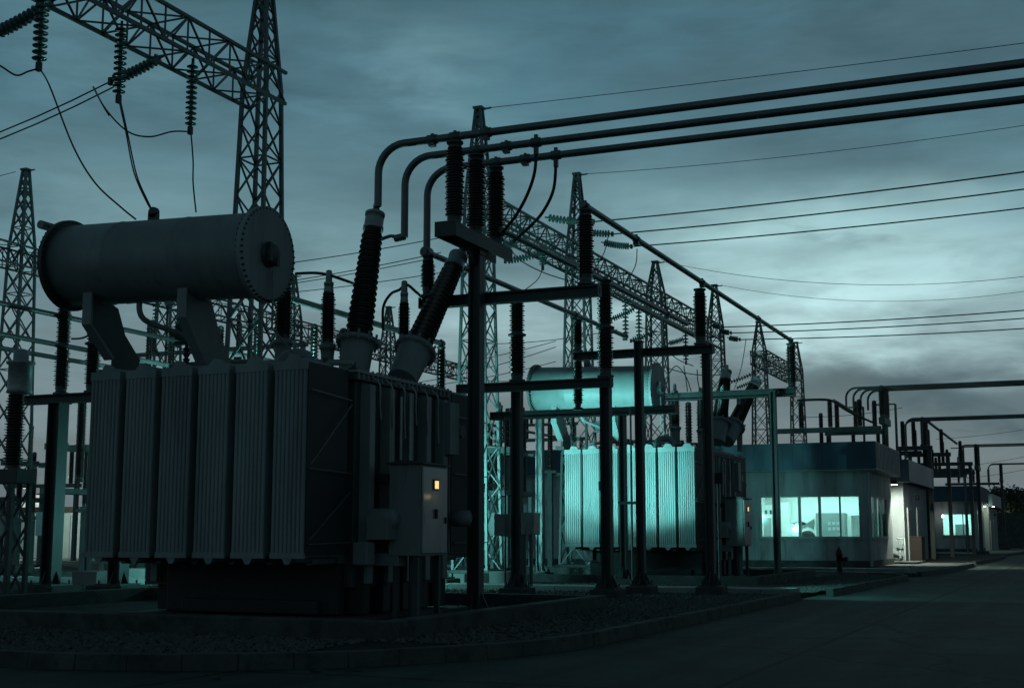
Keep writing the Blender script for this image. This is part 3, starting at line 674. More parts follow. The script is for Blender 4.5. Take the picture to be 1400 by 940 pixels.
# pipes d and e, c (receding), row D at Y 24.9 and C at Y 27.9
ZD = P3.z
YC = 27.9; YD = 24.9
xd = P3.x
d_end = P(884, 470, X=xd)
zpd = (P(707, 394, X=xd).z + ZD) / 2
pipe_bus([(xd, P3.y - .1, ZD), (xd, P3.y + 3, (ZD + zpd) / 2), (xd, 28.6, zpd)], .05, 'receding busbar tube from the lowest elbow past the two piece insulators',
    [((xd, 22.9, zpd), (0, 1, 0)), ((xd, 25.3, zpd), (0, 1, 0)), ((xd, 28.5, zpd), (0, 1, 0))])
xe = P(827, 385, Y=YB_).x
ze = P(827, 384, Y=YB_).z
pipe_bus([P(684, 314, X=-8.12), (xe - .02, YB_, ze), (xe, YB_ + 5.5, ze)], .048, 'receding busbar tube starting beneath the flexible droppers',
    [((xe, YB_, ze), (0, 1, 0)), ((xe, YB_ + 4, ze), (0, 1, 0))])
cE = P(606, 470, X=-13.1)
pipe_bus([(-13.1, 14.0, cE.z), (-13.1, cE.y, cE.z)], .06, 'receding busbar tube passing behind the bushings of the near transformer', [((-13.1, cE.y - .1, cE.z), (0, 1, 0))])
post_insulator((-13.1, cE.y - .1, cE.z - 1.25), 1.18, 'short black insulator at the end of the tube behind the leaning bushing', .085)
post_thing(-13.1, cE.y - .1, cE.z - 1.28, 'post hidden behind the near transformer under the short insulator', .24)
# a fan of pipe to the leaning bushing
wire(smooth_path([P(631, 345, Y=18.4), P(636, 336, Y=18.4), P(640, 333, Y=18.3)]), 'short stub joining the leaning bushing to the crossarm', .04, 8, 'bushing_stub', 'conductor')
wire(smooth_path([P(524, 452, Y=17.4), P(524, 420, Y=17.4), P(534, 402, Y=17.4), P(546, 396, Y=17.3), P(556, 389, Y=17.3), P(570, 400, Y=17.4), P(580, 408, Y=17.9), P(592, 404, Y=18.0)]), 'curved cable looping over the small bushing between the two big ones', .022, 8, 'jumper_cable', 'conductor')
wire(smooth_path([P(404, 374, Y=16.5), P(430, 373, Y=16.5), P(450, 376, Y=16.5), P(474, 384, Y=16.6), P(490, 390, Y=17.3)]), 'cable on top of the small bushings behind the drum tank', .022, 8, 'jumper_cable', 'conductor')

# row D : post 967 and beam D, post 878, insulators 790 and 958
zD = P(900, 481, Y=YD).z; xD0 = P(786, 488, Y=YD).x; xD1 = P(972, 476, Y=YD).x; pp = P(966, 476, Y=YD)
beam_x(xD0, pp.x + .14, YD, zD, 'crossbeam above the floodlit transformer, carrying the descending busbar', .16, .18)
post_thing(pp.x, YD - .0, zD - .09, 'steel post at the right end of the floodlit radiators', .165, .26)
post_insulator((P(958, 470, Y=YD).x, YD, zD + .1), ZF - .07 - zD - .1, 'black insulator on the right end of the crossbeam over the floodlit transformer', .1)
p878 = P(878, 470, Y=YD)
post_thing(p878.x, YD - .24, P(878, 470, Y=YD).z, 'dark post crossing the middle of the floodlit radiators', .15, .26)
x790 = P(790, 490, Y=YD).x
post_insulator((x790, YD, zD + .1), P(790, 436, Y=YD).z - zD - .1, 'slim insulator on the left end of the crossbeam over the floodlit drum', .08)
tl = T('post_insulator', 'slim insulator hanging below the crossbeam in front of the floodlit drum', 'insulator', (x790, YD, zD - .1), 'post insulators of the switchyard')
MB().lathe(sheds(.85, .08, 16), (x790, YD, zD - .95), (x790, YD, 9), 14).build('porcelain', 'porc', tl); MB().lathe([(0, .1), (.05, .1), (.05, .06), (.13, .06)], (x790, YD, zD - 1.08), (x790, YD, 9), 12).build('end_fitting', 'galv', tl)

# row C
zC = P(800, 564, Y=YC).z
beam_x(P(672, 569, Y=YC).x, P(925, 557, Y=YC).x, YC, zC, 'crossbeam with a bright top edge just above the floodlit radiators', .18, .2)
post_thing(P(851, 570, Y=YC).x, YC, zC - .1, 'slimmer post under the crossbeam before the floodlit radiators', .145, .26)
post_thing(P(738, 572, Y=33).x, 33, P(738, 572, Y=33).z, 'cyan lit post to the left of the floodlit radiators', .19, .25, m='galv')
for px, top, w, lb in ((881, 424, .1, 'dark insulator on the crossbeam beside the end disc of the floodlit drum'), ):
    pass
# T-shaped operating rod
m = MB(); xr = P(863, 640, Y=YC - .8).x
tt = T('operating_rod', 'thin vertical operating rod beside the slim post before the floodlit radiators', 'rod', (xr, YC - .8, .1))
MB().tube([(xr, YC - .8, .1), (xr, YC - .8, zC)], .022, 8).build('rod', 'galv', tt); MB().box(xr - .3, xr + .2, YC - .82, YC - .78, 1.86, 1.92).build('handle', 'galv', tt)

# beam E at Y 33 with post 1063 and insulator 1081
YE = yf1; zE = P(1030, 538, Y=YE).z
beam_x(P(905, 543, Y=YE).x, P(1087, 533, Y=YE).x, YE, zE, 'far crossbeam behind the leaning bushings of the floodlit transformer', .2, .2)
post_thing(P(1060, 560, Y=YE).x, YE - .24, zE - .0, 'lone post in front of the lit office windows', .15, .1)
post_insulator((XF, YE, zE + .1), ZF - .07 - zE - .1, 'black insulator at the far lower end of the long diagonal busbar', .095)

# ---------------------------------------------------------------- gantries
XA = -14.3; rowY = [21.6, 31.2, 38.5, 46.6, 54.9, 62.9, 71.4]
pk = [(360, -14), (655, 148), (789, 238), (896, 358), (977, 390), (1037, 440), (1088, 468)]
lab = ['tallest lattice tower rising out of the frame behind the drum tank', 'lattice tower whose peak stands behind the three insulators of the near crossarm', 'lattice tower rising left of the insulator at the head of the diagonal busbar', 'lattice tower above the end of the floodlit drum', 'slim lattice tower crossing below the diagonal busbar', 'small lattice tower right of the leaning far bushings', 'farthest lattice tower at the right end of the row']
twr = []
for (px, py), yy, lb in zip(pk, rowY, lab):
    p = P(px, max(py, 60), Y=yy); peak = P(px, py, Y=yy).z
    twr.append((p.x, peak)); lattice_tower(p.x, yy, min(peak, 12.6) if py > 0 else 12.6, lb, bar=1.0 if yy < 30 else .95)
lattice_beam(-14.3, 4.5, P(391, 115, X=-13.9).y, 'lattice beam running from the top left corner to the tallest tower')
lattice_beam(-14.2, 30.9, 54.9, 'long lattice beam receding behind the near crossarm to the slim tower', z=9.35)
lattice_beam(-14.1, 62.9, 71.4, 'short distant lattice beam between the two farthest towers', z=9.35)
lattice_tower(-14.3, 4.4, 12.5, 'lattice tower beside the camera, left of the frame')
XB = P(30, 340, Y=31.2).x
lattice_tower(XB, 31.2, P(30, 233, Y=31.2).z, 'lattice tower left of the drum tank')
lattice_beam(XB, 22, 46.6, 'lattice beam on the left, passing behind the drum tank', z=9.35)
lattice_beam(XB, 46.6, 64, 'lattice beam glimpsed under the drum tank', z=9.35)
for yy, lb in ((38.5, 'lattice tower behind the saddle of the drum tank'), (46.6, 'lattice tower seen between the saddle and the end disc of the drum tank'), (54.9, 'lattice tower glimpsed between the small bushings')):
    lattice_tower(XB, yy, 11.9, lb)
# strings
for px, yb_, r, lb in ((53, 93, .112, 'vertical glass insulator string nearest the left edge'), (162, 137, .105, 'vertical glass insulator string, second from the left edge'), (260, 180, .10, 'vertical glass insulator string nearest the tallest tower')):
    q = P(px, yb_, X=-14.0); insulator_string((q.x, q.y, 9.48), q, lb, 12, r)
q1 = P(225, 76, X=-14.7); q2 = P(150, 112, Y=q1.y); insulator_string(q1, q2, 'slanting glass insulator string that crosses the second vertical one', 12, .105)
q3 = P(78, -2, X=-14.7); q4 = P(-8, 47, Y=q3.y); insulator_string(q3, q4, 'slanting glass insulator string in the top left corner', 12, .115)
far = Vector((XB, q2.y + 2, 9.4))
for k in (0, 1): wire(sag(q2 + Vector((0, .1 * k, -.07 * k)), far + Vector((0, .1 * k, -.07 * k)), .7 + .02 * k), ['upper wire of the pair leaving to the left edge', 'lower wire of the pair leaving to the left edge'][k], .014)
wire(smooth_path([P(-30, 75, X=-14.6), P(0, 90, X=-14.4), P(22, 103, X=-14.2), P(38, 98, X=-14.1), P(52, 94, X=-14.0)]), 'short looping wire joining the leftmost vertical insulator', .014)
wire(smooth_path([P(54, 94, X=-14.0), P(68, 118, Y=15.8), P(100, 200, Y=16.0), P(130, 250, Y=16.2), P(165, 283, Y=16.4), P(186, 300, Y=16.5)]), 'long dropper curving from the leftmost vertical insulator to the drum tank', .014)
wire(smooth_path([P(128, 119, Y=q2.y), P(145, 150, X=-14.4), P(175, 180, X=-14.2), P(205, 187, X=-14.1), P(235, 180, X=-14.0), P(258, 180, X=-14.0)]), 'hanging loop between the slanting string and the third vertical one', .014)
wire(smooth_path([P(127, 119, Y=q2.y), P(137, 138, X=-14.4), P(149, 158, X=-14.3)]), 'short doubled end of the hanging loop', .012)
wire(smooth_path([P(163, 139, X=-14.0), P(172, 180, Y=17.2), P(183, 235, Y=17.0), P(200, 275, Y=16.8), P(213, 296, Y=16.6)]), 'dropper from the second vertical insulator, left strand', .012)
wire(smooth_path([P(165, 139, X=-14.0), P(175, 185, Y=17.2), P(187, 240, Y=17.0), P(203, 277, Y=16.8), P(213, 298, Y=16.6)]), 'dropper from the second vertical insulator, right strand', .012)
wire(smooth_path([P(261, 181, X=-14.0), P(264, 220, Y=18.4), P(264, 250, Y=18.2), P(268, 290, Y=18)]), 'dropper from the third vertical insulator, falling behind the drum tank', .013)

nm = ['upper', 'middle', 'lower']
for k, (px, x2, y2, xr_, yr) in enumerate(((745, 812, 303, 1400, 230), (785, 838, 320, 1400, 254), (822, 864, 337, 1400, 280))):
    s = P(px, y2 - 6, X=-13.85); e = P(x2, y2, Y=s.y); insulator_string(s, e, nm[k] + ' of the three insulator strings right of the receding lattice beam', 12, .115, 12)
    r = P(xr_, yr, Y=s.y); r2 = e + (r - e) * 1.35; wire(sag(e, r2, .12, 16), nm[k] + ' of the three parallel conductors crossing the middle of the sky', .021)
for k, (px, py, x2, y2) in enumerate(((742, 345, 690, 357), (710, 330, 684, 338))):
    s = P(px, py, X=-14.6); e = P(x2, y2, Y=s.y); insulator_string(s, e, ['insulator string left of the receding lattice beam, lower one', 'insulator string left of the receding lattice beam, upper one'][k], 11, .115, 12)
insulator_string(P(742, 330, X=-14.2), P(742, 367, X=-14.2), 'vertical insulator string under the receding lattice beam', 9, .115, 12)
wire(smooth_path([P(742, 367, X=-14.2), P(735, 382, X=-14.1), P(718, 396, X=-14.0)]), 'short dropper under the receding lattice beam', .013)
wire(smooth_path([P(693, 335, X=-14.6), P(712, 356, X=-14.4), P(742, 372, X=-14.2), P(772, 382, X=-14.2), P(790, 386, X=-14.0)]), 'sagging jumper under the receding lattice beam', .016)
for k, (px, x2, y2, yr) in enumerate(((972, 988, 447, 421), (984, 1000, 455, 432), (994, 1012, 464, 446))):
    s = P(px, y2 - 3, X=-13.85); e = P(x2, y2, Y=s.y); insulator_string(s, e, nm[k] + ' of the three far insulator strings at the end of the long beam', 11, .12, 10)
    r = P(1400, yr, Y=s.y); wire(sag(e, e + (r - e) * 1.3, .12, 14), nm[k] + ' of the three distant parallel conductors low in the sky', .024)
for k, (px, yy) in enumerate(((845, 43.0), (925, 47.5), (945, 50.5), (958, 53.0), (860, 44.5))):
    x = -14.2; insulator_string((x, yy, 9.3), (x, yy, 7.9), ['first', 'second', 'third', 'fourth', 'fifth'][k] + ' hanging insulator string above the floodlit drum end', 9, .12, 10)
for k, (px, py, x2, y2) in enumerate(((898, 452, 862, 466), (938, 462, 912, 470), (870, 420, 835, 437), (1040, 505, 1000, 522), (1040, 515, 1008, 530))):
    s = P(px, py, X=-14.6); e = P(x2, y2, Y=s.y)
    insulator_string(s, e, ['slanting string left of the tower above the drum end', 'slanting string right of the tower above the drum end', 'slanting string nearest the thick dark post', 'slanting string touching the left leaning far bushing, upper', 'slanting string beside the right leaning far bushing, lower'][k], 10, .12, 10)
# earth wires from the peaks
for k, (i, yr) in enumerate(((1, 57), (2, 163), (3, 352), (4, 376))):
    x, z = twr[i]; e = Vector((x + .35, rowY[i], z - .03)); r = P(1400, yr, Y=rowY[i])
    wire(sag(e, e + (r - e) * 1.3, (.05, .25, .9, .9)[k], 16), ['thin earth wire from the peak behind the near insulators to the upper right', 'thin earth wire from the second peak to the right edge', 'thin earth wire from the third peak', 'thin earth wire from the slim fourth peak'][k], .009)
p = P(28, 234, Y=31.2); wire(sag((p.x - .2, 31.2, p.z), (p.x - 14, 31.2, p.z - .2), .3), 'thin earth wire leaving the left tower peak', .01)
for k, (x0, y0, x1, y1, r) in enumerate(((395, 355, 612, 323, .013), (395, 380, 603, 345, .013), (395, 384, 600, 351, .013), (395, 396, 600, 373, .013), (640, 505, 760, 474, .012), (640, 490, 760, 466, .012), (640, 516, 760, 494, .012))):
    a = P(x0, y0, Y=31 + k * 1.6); b = P(x1, y1, Y=31 + k * 1.6)
    wire(sag(a + (a - b) * .6, b, .1), ['top', 'second', 'third', 'fourth', 'fifth', 'sixth', 'seventh'][k] + (' wire in the gap between the drum tank and the tall bushing' if k < 4 else ' thin wire behind the floodlit drum, left of it'), r)
insulator_string(P(640, 317, Y=31.0), P(612, 323, Y=31.0), 'short insulator string left of the near crossarm', 9, .11, 10)
for k, (a, b, c) in enumerate((((832, 320), (826, 345), (812, 370)), ((871, 340), (868, 365), (848, 398)), ((1020, 463), (1014, 500), (1004, 532)))):
    wire(smooth_path([P(*a, X=-13.5), P(*b, X=-13.5), P(*c, X=-13.6)]), ['dropper from the middle parallel conductor', 'dropper from the lower parallel conductor', 'dropper beside the left leaning far bushing'][k], .016)
for k, pts in enumerate((((868, 447), (890, 452), (905, 470), (925, 490), (948, 500)), ((915, 510), (925, 500), (938, 515), (945, 535)), ((935, 500), (938, 520), (940, 535)), ((953, 505), (954, 520), (956, 530)))):
    wire(smooth_path([P(x, y, Y=38) for x, y in pts]), ['first', 'second', 'third', 'fourth'][k] + ' thin cable between the drum end and the leaning far bushings', .016)
# two rails hung beneath the long beam
for k, (dx, z) in enumerate(((.9, 8.75), (1.5, 8.35))):
    pipe_bus([(-14.2 + dx, 39, z), (-14.2 + dx, 50, z)], .05, ['upper strain bus below the long lattice beam', 'lower strain bus below the long lattice beam'][k], [])

# ---------------------------------------------------------------- left group
YL = 20.2
pl = P(80, 560, Y=YL); zL = P(80, 545, Y=YL).z
post_thing(pl.x, YL, zL - .1, 'tall steel post left of the near transformer', .28, .27)
beam_x(P(20, 548, Y=YL).x, P(150, 543, Y=YL).x, YL, zL, 'crossbeam left of the near transformer', .18, .2)
zl = P(84, 415, Y=YL).z
post_insulator((P(83, 540, Y=YL).x, YL, zL + .09), zl - zL, 'two piece black insulator below the left end of the drum tank', .11, two=True)
post_insulator((P(125, 540, Y=YL).x, YL, zL + .09), zl - zL, 'two piece black insulator beside the left saddle of the drum tank', .11, two=True)
xa_ = P(84, 432, Y=YL).x; pipe_bus([(xa_, 8, P(84, 432, Y=YL).z), (xa_, 30, P(84, 432, Y=YL).z)], .05, 'upper left receding busbar tube below the drum tank', [((xa_, YL, P(84, 432, Y=YL).z), (0, 1, 0))])
for k, (sl, zz) in enumerate(((.185, 5.3), (.172, 5.3))):
    x = -(zz - 1.2) / (sl / .918); pipe_bus([(x, 16, zz), (x, 52, zz)], .055, ['lower left receding busbar tube', 'lowest left receding busbar tube beside the drum tank'][k], [])
wire(smooth_path([P(98, 463, Y=21), P(112, 462, Y=21), P(124, 457, Y=21)]), 'short jumper between the two left insulators', .02, 6, 'jumper_cable', 'conductor')
post_thing(P(165, 700, Y=22.0).x, 22.0, 2.6, 'short post under the left radiators of the near transformer', .3, .22)
# instrument transformer at the left edge
YI = 17.5; pi = P(14, 700, Y=YI)
t = T('current_transformer', 'instrument transformer on a braced stand at the left edge', 'transformer', (pi.x, YI, GZ), 'instrument transformers')
zt = P(14, 640, Y=YI).z; zb_ = GZ
m = MB()
for sx in (-1, 1):
    for sy in (-1, 1): m.box(pi.x + sx * .2 - .035, pi.x + sx * .2 + .035, YI + sy * .2 - .035, YI + sy * .2 + .035, zb_, zt - .25)
z = zb_ + .1
while z < zt - .7:
    for sy in (-1, 1): m.bar((pi.x - .2, YI + sy * .2, z), (pi.x + .2, YI + sy * .2, z + .6), .03); m.bar((pi.x + .2, YI + sy * .2, z), (pi.x - .2, YI + sy * .2, z + .6), .03)
    z += .6
m.build('stand', 'steel', t)
MB().box(pi.x - .32, pi.x + .32, YI - .24, YI + .24, zt - .26, zt - .02).build('base_box', 'paint_dk', t, .01)
z2 = P(14, 540, Y=YI).z; MB().lathe(sheds(z2 - zt, .125, 24), (pi.x, YI, zt), (pi.x, YI, 9), 18).build('porcelain', 'porc', t)
z3 = P(14, 478, Y=YI).z; MB().lathe([(0, .12), (.03, .22), (.1, .2), (.12, .2), (z3 - z2 - .28, .2), (z3 - z2 - .26, .24), (z3 - z2 - .22, .24), (z3 - z2 - .2, .13), (z3 - z2 - .03, .13), (z3 - z2, .05)], (pi.x + .06, YI, z2), (pi.x + .06, YI, 9), 20).build('head_tank', 'capm', t)
# circuit breakers lit cyan at the left, behind
def breaker(px, Y, label, n=3, sc=1.0):
    p = P(px, 760, Y=Y); x = p.x
    t = T('circuit_breaker', label, 'circuit breaker', (x, Y, GZ), 'circuit breakers in the rear bays')
    m = MB()
    for sx in (-.22, .22):
        for sy in (-.9, .9): m.box(x + sx - .05, x + sx + .05, Y + sy - .05, Y + sy + .05, GZ + .1, 2.35)
    for sy in (-.9, .9): m.bar((x - .22, Y + sy, .4), (x + .22, Y + sy, 1.3), .035); m.bar((x + .22, Y + sy, 1.3), (x - .22, Y + sy, 2.2), .035)
    m.box(x - .3, x + .3, Y - 1.1, Y + 1.1, 2.35, 2.5)
    m.build('stand', 'galv', t)
    MB().box(x - .24, x + .24, Y - 1.3, Y - .95, 1.2, 1.85).build('mechanism_box', 'door', t, .01)
    for k in range(n):
        yy = Y - .9 + k * 1.8 / (n - 1)
        MB().lathe(sheds(1.05, .075, 14), (x, yy, 2.5), (x, yy, 9), 10).lathe([(0, .1), (.22, .1)], (x, yy, 3.55), (x, yy, 9), 10).lathe(sheds(1.1, .075, 14), (x, yy, 3.77), (x, yy, 9), 10).build('pole_column', 'porc', t)
        MB().box(x - .35, x + .35, yy - .09, yy + .09, 3.57, 3.75).build('middle_head', 'galv', t); MB().lathe([(0, .09), (.1, .09), (.1, .04), (.2, .03)], (x, yy, 4.87), (x, yy, 9), 10).build('terminal', 'galv', t)
    MB().box(x - .45, x + .45, Y - 1.2, Y + 1.2, 0, GZ + .12).build('footing', 'conc', t, .02)
breaker(101, 30, 'cyan lit circuit breaker seen left of the near radiators')
breaker(34, 36, 'cyan lit circuit breaker behind the instrument transformer at the left edge')
breaker(700, 36.5, 'circuit breaker behind the post with junction boxes')
breaker(655, 41, 'circuit breaker half hidden by the tall near post')
post_insulator((P(110, 620, Y=24).x, 24, 2.4), 1.9, 'slim black column behind the tall left post', .08)

# pads, valves and pipes lit behind the near transformer
for k, (px, py, w, h, Y) in enumerate(((130, 775, .7, .32, 24.3), (215, 772, 1.4, .3, 27.5), (690, 776, .55, .3, 28.5), (628, 776, .5, .25, 28.0))):
    p = P(px, py, Y=Y); o = MB().box(p.x - w / 2, p.x + w / 2, Y - w / 2, Y + w / 2, 0, .1 + h).build('concrete_pad', 'trench', None, .02, at=(p.x, Y, 0)); tag(o, ['square concrete pad beside the tall left post', 'long concrete pad seen beneath the near radiators', 'concrete pad beside the post with junction boxes', 'small concrete pad right of the control box'][k], 'pad', 'concrete pads in the gravel')
for k, (x0, Y, n, lb) in enumerate(((-14.6, 23.2, 3, 'horizontal pipe run on short legs behind the near transformer'), (-18.2, 24.4, 2, 'pipe run on short legs near the tall left post'))):
    t = T('ground_pipe', lb, 'pipe', (x0, Y, GZ), 'pipe runs at ground level'); MB().tube([(x0, Y, .62), (x0 + 3, Y, .62)], .07, 10).build('pipe', 'galv', t)
    m = MB()
    for i in range(n): m.box(x0 + .4 + i, x0 + .48 + i, Y - .04, Y + .04, .1, .56)
    m.split('leg', 'galv', t)
    MB().lathe([(0, .14), (.04, .14), (.04, .09), (.2, .09), (.2, .14), (.24, .14)], (x0 + 1.2, Y, .62), (x0 + 9, Y, .62), 14).tube([(x0 + 1.32, Y, .62), (x0 + 1.32, Y, .85)], .02, 6).build('valve', 'paint_dk', t)

for k, (px, y0_, y1_) in enumerate(((156, 400, 428), (213, 425, 455), (243, 432, 462), (330, 452, 478), (432, 470, 490))):
    q = P(px, y0_, X=XB + .3); insulator_string((q.x, q.y, 9.3), (q.x, q.y, 7.9), ['first', 'second', 'third', 'fourth', 'fifth'][k] + ' from the left of the hanging strings glimpsed under the drum tank', 9, .12, 10)
    wire(smooth_path([(q.x, q.y, 7.9), (q.x + .3, q.y + .4, 6.6), (q.x + 1.0, q.y + .6, 5.4)]), ['first', 'second', 'third', 'fourth', 'fifth'][k] + ' thin dropper from the hanging strings under the drum tank', .016)
for k, (px, top, Y, H) in enumerate(((28, 640, 33, 1.6), (47, 636, 33, 1.6), (66, 652, 34, 1.5), (120, 610, 31, 1.8), (205, 446, 33, 1.6), (236, 452, 33, 1.6), (302, 448, 31, 1.6), (352, 440, 29, 1.7), (430, 446, 27, 1.4), (470, 452, 26, 1.4), (772, 585, 42, 1.5), (752, 578, 42, 1.6), (922, 545, 38, 1.8), (941, 552, 38, 1.7), (957, 556, 38, 1.7), (1122, 566, 60, 1.4), (680, 590, 40, 1.7), (694, 560, 44, 1.7))):
    p = P(px, top, Y=Y); wh = ['left of the instrument transformer stand', 'just right of the instrument transformer stand', 'between the instrument transformer and the tall left post', 'beside the cyan lit circuit breaker', 'below the drum tank, leftmost', 'below the drum tank, second', 'between the drum saddles', 'under the end disc of the drum', 'behind the small bushings', 'left of the tall bushing turret', 'above the far blue roof, right one', 'above the far blue roof, left one', 'right of the floodlit drum, nearest it', 'right of the floodlit drum, second', 'right of the floodlit drum, third', 'above the office roof at its left', 'behind the near post with junction boxes', 'behind the low crossbeam at its left'][k]
    t = T('equipment_stand', 'slim stand carrying the black insulator ' + wh, 'stand', (p.x, Y, GZ), 'insulator stands in the rear bays')
    MB().box(p.x - .08, p.x + .08, Y - .08, Y + .08, GZ, p.z - H).build('post', 'galv', t); MB().box(p.x - .25, p.x + .25, Y - .12, Y + .12, p.z - H - .1, p.z - H - .002 + .0).box(p.x - .3, p.x + .3, Y - .3, Y + .3, 0, GZ + .1).split('plate', 'galv', t)
    post_insulator((p.x, Y, p.z - H), H, 'slender black insulator ' + wh, .085, fine=(k < 4))
for k, (x0, y0_, x1, y1_, Y) in enumerate(((120, 478, 250, 505, 30), (230, 470, 380, 500, 28), (660, 470, 800, 455, 52), (660, 520, 790, 512, 50), (905, 500, 975, 508, 40), (1090, 570, 1200, 560, 75), (1280, 600, 1400, 585, 110), (1290, 640, 1400, 622, 110), (1300, 655, 1400, 640, 112))):
    a = P(x0, y0_, Y=Y); b = P(x1, y1_, Y=Y); wire(sag(a, b + (b - a) * .3, .15), 'slack thin wire ' + ['below the left end of the drum tank', 'below the right half of the drum tank', 'above the floodlit drum, high', 'just above the floodlit drum', 'right of the floodlit drum end', 'low above the office roof', 'upper of three low at the right edge', 'middle of three low at the right edge', 'lowest of three at the right edge'][k], .016)

for k, (px0, px1, py, Y) in enumerate(((675, 800, 603, 62), (690, 790, 582, 74), (8, 110, 665, 44), (180, 420, 486, 44))):
    z = P(px0, py, Y=Y).z; x0 = P(px0, py, Y=Y).x; x1 = P(px1, py, Y=Y).x; pl_ = ['above the blue roof behind the junction boxes', 'farther one above the blue roof', 'behind the instrument transformer', 'glimpsed under the drum tank'][k]
    t = T('portal_frame', 'thin portal frame ' + pl_, 'frame', (x0, Y, 0), 'portal frames in the rear bays')
    MB().box(x0, x1, Y - .08, Y + .08, z - .08, z + .08).build('beam', 'galv', t)
    for x in (x0 + .2, (x0 + x1) / 2, x1 - .2): MB().box(x - .08, x + .08, Y - .078, Y + .078, 0, z - .082).build('post', 'galv', t)
    for i in range(4):
        xx = x0 + (x1 - x0) * (.12 + .25 * i); post_insulator((xx, Y, z + .08), 1.3, ['first', 'second', 'third', 'fourth'][i] + ' insulator from left on the thin frame ' + pl_, .085, fine=False)

# ---------------------------------------------------------------- T supports of the farther bays
def far_bay(Y, px, py, bend_px, label, pipes=3, right=12, fine=False, spread=1.4, low=1.9, fan=-.12):
    x = P(px, py, Y=Y).x
    zp = P(px, py, Y=Y).z
    t = T('bus_support', label + ', its post and crossarm', 'post', (x, Y, 0), 'T shaped busbar supports')
    m = MB(); hpost(m, x, Y, .1, zp - 1.5, .22, .22); m.build('post', 'steel', t)
    MB().box(x - .12, x + .12, Y - spread / 2 - .2, Y + spread / 2 + .2, zp - 1.5, zp - 1.25).build('crossarm', 'steel', t)
    MB().box(x - 4.5, x - .16, Y - .12, Y + .12, zp - 1.72, zp - 1.52).build('side_beam', 'steel', t)
    MB().box(x - .4, x + .4, Y - .4, Y + .4, 0, .3).build('footing', 'conc', t)
    xb = P(bend_px, py, Y=Y).x
    on = ['front', 'second', 'third', 'rear']
    for k in range(pipes):
        yy = Y - spread / 2 + spread * k / (pipes - 1)
        post_insulator((x, yy, zp - 1.25), 1.2, on[k] + ' insulator of ' + label, .1, fine=fine)
        pipe_bus(elbow((xb + fan * k, yy, zp - low), (xb + fan * k, yy, zp), (right, yy, zp), .4), .045, on[k] + ' busbar tube of ' + label, [((x, yy, zp), (1, 0, 0))])
    for k in range(3):
        xx = x - 1.0 - 1.2 * k
        post_insulator((xx, Y, zp - 1.5), 1.05, ['right', 'middle', 'left'][k] + ' insulator on the side beam of ' + label, .09, fine=False)
    return x, zp
far_bay(55.9, 1208, 531, 1160, 'the busbar group above the office roof', 4, fine=True, low=.8, fan=.22)
far_bay(67.5, 1263, 573, 1240, 'the busbar group beyond the office porch', 3)
far_bay(85.5, 1335, 609, 1312, 'the busbar group above the second office', 2, spread=1.5)
far_bay(119, 1368, 634, 1352, 'the farthest small busbar group', 2, spread=1.2)
# receding bars and frames beyond the roofs
pipe_bus([P(1140, 547, Y=53), P(1180, 571, Y=62)], .06, 'receding tube above the office roof', [])
wire(smooth_path([P(1090, 547, Y=52), P(1125, 546, Y=52), P(1140, 549, Y=52.5), P(1160, 562, Y=54), P(1195, 578, Y=58)]), 'curved tube left of the busbar group above the office roof', .05, 8, 'busbar_tube', 'busbar', 'tubular busbars')
pipe_bus([P(1270, 577, Y=67.5), P(1308, 606, Y=84)], .07, 'receding tube beyond the office porch', [])
for k, (px0, px1, py, Y) in enumerate(((1128, 1214, 592, 56.9), (1225, 1275, 613, 66), (1240, 1300, 622, 72), (1250, 1330, 635, 80), (1262, 1330, 643, 88), (1270, 1322, 651, 96))):
    z = P(px0, py, Y=Y).z; x0 = P(px0, py, Y=Y).x; x1 = P(px1, py, Y=Y).x; t = T('portal_frame', ['first', 'second', 'third', 'fourth', 'fifth', 'sixth'][k] + ' portal frame behind the offices, counting away from the camera', 'frame', (x0, Y, 0), 'portal frames behind the offices')
    MB().box(x0, x1, Y - .1, Y + .1, z - .1, z + .1).build('beam', 'steel', t)
    for x in (x0 + .15, x1 - .15): MB().box(x - .09, x + .09, Y - .09, Y + .09, 0, z - .102).build('post', 'steel', t)
    for i in range(3):
        xx = x0 + (x1 - x0) * (.2 + .3 * i); post_insulator((xx, Y, z + .1), 1.15, ['left', 'middle', 'right'][i] + ' insulator on the ' + ['first', 'second', 'third', 'fourth', 'fifth', 'sixth'][k] + ' portal frame behind the offices', .09, fine=False)
# masts behind 
for k, (px, top, Y) in enumerate(((1224, 552, 58), (1180, 556, 60), (1317, 612, 92))):
    p = P(px, top, Y=Y); o = MB().lathe([(0, .07), (p.z, .05)], (p.x, Y, 0), (p.x, Y, 9), 8).bar((p.x - .8, Y, p.z), (p.x, Y, p.z), .06).build('pole', 'galv', None, at=(p.x, Y, 0)); tag(o, ['slim pole right of the busbar group above the office roof', 'slim pole left of the busbar group above the office roof', 'slim pole above the second office'][k], 'pole')

